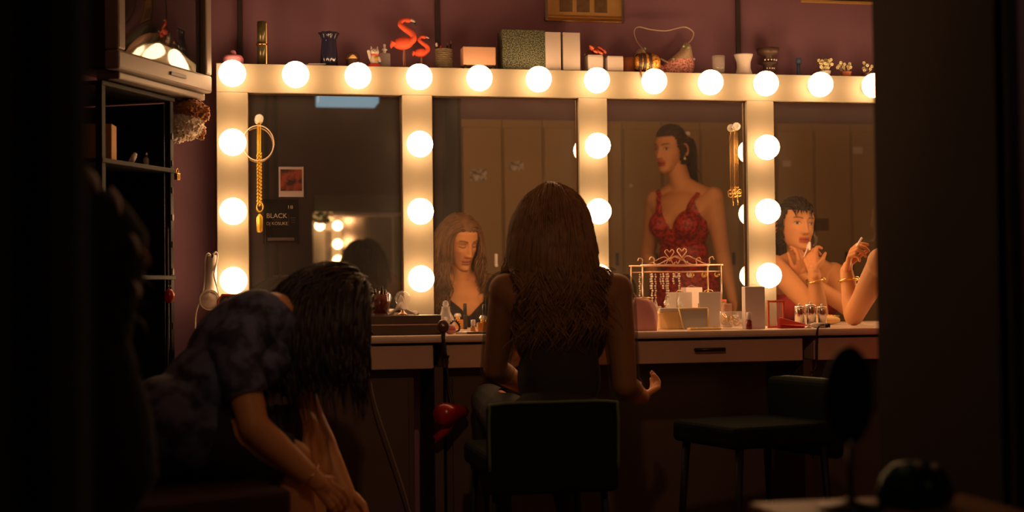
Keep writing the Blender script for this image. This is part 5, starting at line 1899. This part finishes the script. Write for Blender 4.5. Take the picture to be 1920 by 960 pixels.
garment(PA, 'bodice', 'black_cloth', fieldA, .007)


def sheerA(V):
    L = (V - cA) @ Rc
    up_ = np.minimum(.165 - L[:, 2], L[:, 2] - .010)
    up_ = np.minimum(up_, .005 - L[:, 1] + .0 * L[:, 0])
    arm = np.full(len(V), -1.0)
    for a, b, r in (('shL', 'elL', .075), ('shR', 'elR', .075)):
        arm = np.maximum(arm, limb_field(V, JA[a], JA[a] * .1 + JA[b] * .9, r))
    return np.maximum(up_, np.minimum(arm, .17 - L[:, 2]))


garment(PA, 'sheer_sleeves', 'sheer_black', sheerA, .010)


def strap(P, pts, r, m, name='strap'):
    if 'bvh' not in P:
        P['bvh'] = BVHTree.FromPolygons([tuple(v) for v in P['V']], P['F'])
    q = []
    for x in spline([P['J']['chest'] + P['Rc'] @ np.array(x) for x in pts], 30):
        co, no, _, _ = P['bvh'].find_nearest(Vector(x))
        q.append(np.array(co + no * .007) - P['off'])
    return obj(name, MB().tube(q, r, 8, flat=.45), m, P['root'])


for s in (-1, 1):
    strap(PA, [(s * .082, .128, .03), (s * .085, .105, .085), (s * .085, .065, .130), (s * .085, .0, .152), (s * .085, -.060, .120), (s * .085, -.103, .05), (s * .08, -.105, .01)], .0045, 'black_cloth')
hair_mesh(PA, 'hair_blonde', 1800, .42, torso_cols(PA), 'down', r0=.0028, seed=4, wave=.020, part=-.012, lift=.009, hairline=.070, grav=.48, wl=.14, face=.053)
hcw = at(1224, 732, .72)
solo('cigarette', MB().cyl(hcw, hcw + V3(.028, .02, .034), .004, 10), 'cig_paper', 'pale cigarette between the seated blonde woman\'s fingers', 'cigarette')

# ---- woman bending forward at the left
hB = at(612, 578, 1.40)
nB = at(530, 600, 1.42)
cB = at(452, 645, 1.45)
pB = at(318, 800, 1.52)
JB = dict(head=hB, neck=nB, chest=cB, pelvis=pB, shR=at(440, 650, 1.58), shL=at(515, 615, 1.27),
          elR=at(476, 800, 1.66), wrR=at(596, 905, 1.64), elL=at(585, 790, 1.26), wrL=at(650, 925, 1.34),
          knR=at(545, 862, 1.56), knL=at(560, 800, 1.32), anR=at(575, 1130, 1.56), anL=at(600, 1110, 1.32), toe=(.14, 0, -.06))
axB = (nB - pB) / np.linalg.norm(nB - pB)
fB = V3(.55, -.12, -.82)
fB = fB - axB * (fB @ axB)
PB = make_person('dark-haired woman in a navy print top bending forward at the left', JB, fB, V3(.75, -.1, -.4), (.42, -.10, -.90), (.80, -.05, .42),
                 [dict(W=JB['wrR'], dirv=at(660, 962, 1.58) - JB['wrR'], nrm=(-.3, .8, -.3), thumb=1, curl=(.3, .35, .4, .45), scale=.95),
                  dict(W=JB['wrL'], dirv=(.4, -.1, -.9), nrm=(-.4, -.8, -.2), thumb=-1, curl=(.3, .35, .4, .45), scale=.95)], eyes='closed', voxel=.007)


def fieldB(V):
    t_ = (V - pB) @ axB
    ln = np.linalg.norm(nB - pB)
    g = np.minimum(t_ + .16, ln - .01 - t_)
    tor = g
    arm = np.full(len(V), -1.0)
    isarm = np.full(len(V), -1.0)
    for a, b in (('shR', 'elR'), ('shL', 'elL')):
        e_ = JB[a] * .35 + JB[b] * .65
        arm = np.maximum(arm, np.minimum(limb_field(V, JB[a], JB[b], .075), ((e_ - V) @ (JB[b] - JB[a])) / np.linalg.norm(JB[b] - JB[a])))
        isarm = np.maximum(isarm, limb_field(V, JB[a] * .8 + JB[b] * .2, JB[b], .066))
        isarm = np.maximum(isarm, limb_field(V, JB[b], JB[{'elR': 'wrR', 'elL': 'wrL'}[b]], .05))
    for a, b in (('knR', 'anR'), ('knL', 'anL')):
        hp = pB + PB['Rp'] @ np.array([(.088 if a == 'knR' else -.088), 0, -.03])
        tor = np.minimum(tor, -limb_field(V, hp * .6 + JB[a] * .4, JB[a], .080))
        tor = np.minimum(tor, -limb_field(V, JB[a], JB[b], .085))
    return np.maximum(np.minimum(tor, -isarm), arm)


garment(PB, 'top', 'navy_print', fieldB, .012)


def skirtB(V):
    g = np.full(len(V), -1.0)
    am = np.full(len(V), -1.0)
    for x_, y_ in (('shR', 'elR'), ('elR', 'wrR'), ('shL', 'elL'), ('elL', 'wrL')):
        am = np.maximum(am, limb_field(V, JB[x_], JB[y_], .05))
    for a in ('knR', 'knL'):
        hp = pB + PB['Rp'] @ np.array([(.088 if a == 'knR' else -.088), 0, -.03])
        e_ = hp * .04 + JB[a] * .96
        g = np.maximum(g, np.minimum(limb_field(V, hp, e_, .105), ((e_ - V) @ (JB[a] - hp)) / np.linalg.norm(JB[a] - hp)))
    return np.minimum(g, -am)


garment(PB, 'skirt', 'dark_skirt', skirtB, .009)
hair_mesh(PB, 'hair_dark', 1500, .36, [], 'down', r0=.0030, seed=9, wave=.016, part=0, lift=.016, grav=.42)
c = JB['wrR'] * .86 + JB['elR'] * .14
axw = (JB['wrR'] - JB['elR'])
Rw = basis(axw, (0, 0, 1))
solo('bracelet', MB().tube([c + Rw @ np.array([.031 * math.cos(a), 0, .031 * math.sin(a)]) for a in np.linspace(0, 6.283, 25)[:-1]], .002, 6, True), 'rose_gold', 'fine pale bracelet on the bending woman\'s wrist', 'bracelet')

# ---- woman in the red dress, seen in the third pane
hC = atm(1258, 281, 1.55)
fcC = V3(-.72, .69, 0)
RC_ = basis(fcC)
nC = atm(1283, 362, 1.56)
cC = nC + V3(-.015, .0, -.155)
pC = cC + V3(.02, -.02, -.335)
shR = nC + RC_ @ V3(.158, 0, -.030)
shL = nC + RC_ @ V3(-.158, 0, -.030)
JC = dict(head=hC, neck=nC, chest=cC, pelvis=pC, shR=shR, shL=shL, elR=shR + V3(.055, -.035, -.275), wrR=shR + V3(.075, .05, -.50), elL=shL + V3(-.02, -.09, -.27), wrL=shL + V3(.03, .0, -.49),
          knR=pC + V3(.10, .03, -.47), knL=pC + V3(-.08, .04, -.47), anR=V3(pC[0] + .10, pC[1], .13), anL=V3(pC[0] - .09, pC[1], .13), toe=(-.07, .11, -.08))
PC = make_person('woman in a red lace dress standing, reflected in the third pane', JC, fcC, fcC, (-.84, .53, -.10), (-.02, .05, 1),
                 [dict(W=JC['wrR'], dirv=(.03, .10, -1), nrm=(-.9, .2, 0), thumb=1, curl=(.25, .3, .35, .4), scale=.95),
                  dict(W=JC['wrL'], dirv=(.03, .10, -1), nrm=(.9, .2, 0), thumb=-1, curl=(.25, .3, .35, .4), scale=.95)], eyes='open', lips=(.42, .06, .05), bust=.062)
RcC = PC['Rc']


def armless(V, J, g, r=.060):
    for a, b in (('shL', 'elL'), ('elL', 'wrL'), ('shR', 'elR'), ('elR', 'wrR')):
        g = np.minimum(g, -limb_field(V, J[a] * .94 + J[b] * .06, J[b], r))
    return g


def fieldC(V):
    L = (V - cC) @ RcC
    fr = (-.030 + 1.45 * np.abs(L[:, 0])) - L[:, 2]
    fr = np.minimum(fr, .045 + (.125 - np.abs(L[:, 0])) * 2.4 - L[:, 2])
    bk = .01 - L[:, 2]
    k = np.clip((L[:, 1] + .02) / .05, 0, 1)
    g = bk * (1 - k) + fr * k
    g = armless(V, JC, g, .058)
    return np.minimum(g, V[:, 2] - .42)


garment(PC, 'dress', 'red_lace', fieldC, .008)
sk = MB()
rows_ = [(pC[2] + .10, .175, .125), (pC[2] - .02, .190, .140), (pC[2] - .2, .195, .145), (pC[2] - .45, .20, .15)]
vs, fs = [], []
nn = 36
for z, rx, ry in rows_:
    for k in range(nn):
        a = 6.283 * k / nn
        vs.append(V3(pC[0], pC[1], z) + RcC @ V3(rx * math.cos(a) * (1 + .02 * math.sin(7 * a)), ry * math.sin(a), 0) - PC['off'])
for i in range(3):
    for k in range(nn):
        fs.append((i * nn + k, i * nn + (k + 1) % nn, (i + 1) * nn + (k + 1) % nn, (i + 1) * nn + k))
obj('skirt', sk.add(vs, fs), 'red_lace', PC['root'])
for s in (-1, 1):
    strap(PC, [(s * .080, .118, .06), (s * .092, .105, .092), (s * .103, .070, .128), (s * .105, .0, .150), (s * .10, -.075, .11), (s * .085, -.105, .03), (s * .08, -.105, -.02)], .012, 'red_lace')
hair_mesh(PC, 'hair_brown', 650, .40, [], 'back', r0=.0040, seed=12, wave=.008, tie=(0, -.112, .045), lift=.006, hairline=.066, grav=.5)
e_ = hC + PC['Rh'] @ V3(.082, -.004, -.040)
for s, lab in ((1, 'pearl drop earring on the near ear of the woman in red'),):
    solo('earring', MB().ball((0, 0, -.006), .006, nu=10, nv=8).tube([(0, 0, 0), (-.003, 0, .010)], .001, 5), 'pearl', lab, 'earring', e_)
cl = hC + PC['Rh'] @ V3(.02, -.105, .075)
solo('hair_clip', MB().box((0, 0, 0), (.035, .02, .02)), 'pearl', 'pale hair clip in the red-dressed woman\'s hair', 'hair clip', cl, .5, .006)

# ---- woman leaning on the counter at the right, face in the fourth pane
hD = atm(1492, 424, .52)
nD = hD + V3(.06, -.075, -.165)
cD = nD + V3(.025, -.06, -.15)
pD = cD + V3(.03, -.12, -.28)
fcD = V3(-.05, 1, -.2)
elL = at(1601, 592, .16)
wrL = at(1587, 508, .15)
JD = dict(head=hD, neck=nD, chest=cD, pelvis=pD, shL=at(1654, 492, .50), shR=nD + V3(.15, -.02, -.04),
          elL=elL, wrL=wrL, elR=V3(nD[0] + .13, -.40, COUNTER + .05), wrR=atm(1500, 516, .45),
          knL=pD + V3(-.12, .35, -.02), knR=pD + V3(.10, .36, -.02), anL=V3(pD[0] - .1, pD[1] + .30, .10), anR=V3(pD[0] + .1, pD[1] + .32, .10))
JD['shL'][0] = max(JD['shL'][0], nD[0] - .17)
handL = at(1598, 462, .20) - wrL
PD = make_person('woman in red leaning on the counter at the right, elbow on the top', JD, fcD, (0, 1, 0), (.10, .97, .02), (.06, -.02, 1),
                 [dict(W=wrL, dirv=handL, nrm=(.75, -.6, .1), thumb=1, curl=(.55, .75, .85, .95), scale=.95, thumb_in=.5),
                  dict(W=atm(1500, 516, .45), dirv=atm(1508, 470, .40) - atm(1500, 516, .45), nrm=(-.35, -.75, .2), thumb=-1, curl=(.55, .8, .9, 1.0), scale=.95, thumb_in=.4)],
                 eyes='open', lips=(.40, .09, .06), voxel=.006)
RcD = PD['Rc']


def fieldD(V):
    L = (V - cD) @ RcD
    fr = (.02 + .5 * np.minimum(np.abs(L[:, 0]), .09)) - L[:, 2]
    g = armless(V, JD, fr, .058)
    return np.minimum(g, V[:, 2] - .35)


garment(PD, 'dress', 'red_cloth', fieldD, .008)
hair_mesh(PD, 'hair_dark', 600, .34, [], 'back', r0=.0038, seed=21, wave=.006, tie=(0, -.10, -.03), lift=.008, hairline=.060, fringe=.5, grav=.45)
c = wrL * .80 + elL * .20
Rw = basis(elL - wrL, (1, 0, 0))
br = thing('bracelet', 'wide gold bracelet on the leaning woman\'s wrist', 'bracelet', c)
obj('band', MB().tube([Rw @ np.array([.034 * math.cos(a), .003 * math.sin(2 * a), .034 * math.sin(a)]) for a in np.linspace(0, 6.283, 33)[:-1]], .0045, 8, True), 'gold', br)
obj('clasp', MB().ball(Rw @ np.array([.0, 0, .036]), .010, nu=12, nv=8), 'gold', br)
cg = at(1606, 462, .215)
solo('cigarette', MB().cyl(cg, at(1616, 446, .24), .0042, 10), 'cig_paper', 'white cigarette in the leaning woman\'s raised hand', 'cigarette')
a, b = atm(1507, 482, .385), atm(1518, 456, .375)
t = thing('lip_brush', 'white lip brush held at the leaning woman\'s mouth, seen in the mirror', 'brush', a)
obj('handle', MB().cyl((0, 0, 0), (b - a) * .62, .0026, 8), 'cig_paper', t)
obj('cap', MB().cyl((b - a) * .6, b - a, .0062, 10), 'cig_paper', t)

# ---- people at the far end of the room, seen small in the left pane
hE = atm(682, 490, 4.1)
nE = hE + V3(0, -.01, -.16)
cE = nE + V3(0, -.01, -.15)
pE = cE + V3(0, .02, -.30)
JE = dict(head=hE, neck=nE, chest=cE, pelvis=pE, shL=nE + V3(.16, 0, -.03), shR=nE + V3(-.16, 0, -.03),
          elL=nE + V3(.24, -.06, -.02), elR=nE + V3(-.24, -.06, -.02), wrL=hE + V3(.125, -.03, -.035), wrR=hE + V3(-.125, -.03, -.035),
          knL=pE + V3(.1, -.38, .02), knR=pE + V3(-.1, -.38, .02), anL=V3(pE[0] + .1, pE[1] - .4, .1), anR=V3(pE[0] - .1, pE[1] - .4, .1), toe=(0, -.13, -.06))
PE = make_person('dark-haired person with both hands raised to the head, small in the left pane', JE, (0, -1, 0), (0, -1, 0), (0, -1, -.1), (0, 0, 1),
                 [dict(W=JE['wrL'], dirv=(-.35, -.1, .6), nrm=(-1, 0, -.2), thumb=1, curl=(.4, .45, .5, .5)), dict(W=JE['wrR'], dirv=(.35, -.1, .6), nrm=(1, 0, -.2), thumb=-1, curl=(.4, .45, .5, .5))], voxel=.009)
garment(PE, 'top', 'dark_skirt', lambda V: np.minimum((nE[2] - .17) - V[:, 2], V[:, 2] - pE[2] - .04), .01)
hair_mesh(PE, 'hair_dark', 420, .22, [], 'down', r0=.007, seed=31, wave=.012, lift=.03, grav=.35)
solo('padded_stool', MB().lathe([(.17, 0), (.17, .02), (.03, .03), (.03, .33), (.19, .345), (.20, .38), (.19, pE[2] - .12), (0, pE[2] - .115)], n=28), 'chair_rose', 'round padded stool under the person at the far mirror', 'stool', (pE[0], pE[1], 0))

# thin smoke rising from the cigarette
for j, (pts, r_, lab) in enumerate((([(1617, 447, .24), (1634, 452, .26), (1642, 436, .27), (1634, 415, .28), (1641, 385, .29)], .007, 'curling wisp of pale smoke beside the raised hand'),)):
    q = [at(*p_) for p_ in pts]
    n_ = 50
    solo('smoke_wisp', MB().tube(spline(q, n_), [r_ * (.15 + .85 * min(1, k_ / 18)) * (1 + .3 * math.sin(k_ * .6)) * (1 if k_ < n_ - 6 else .5) for k_ in range(n_ + 1)], 10, flat=.35), 'smoke', lab, 'smoke')
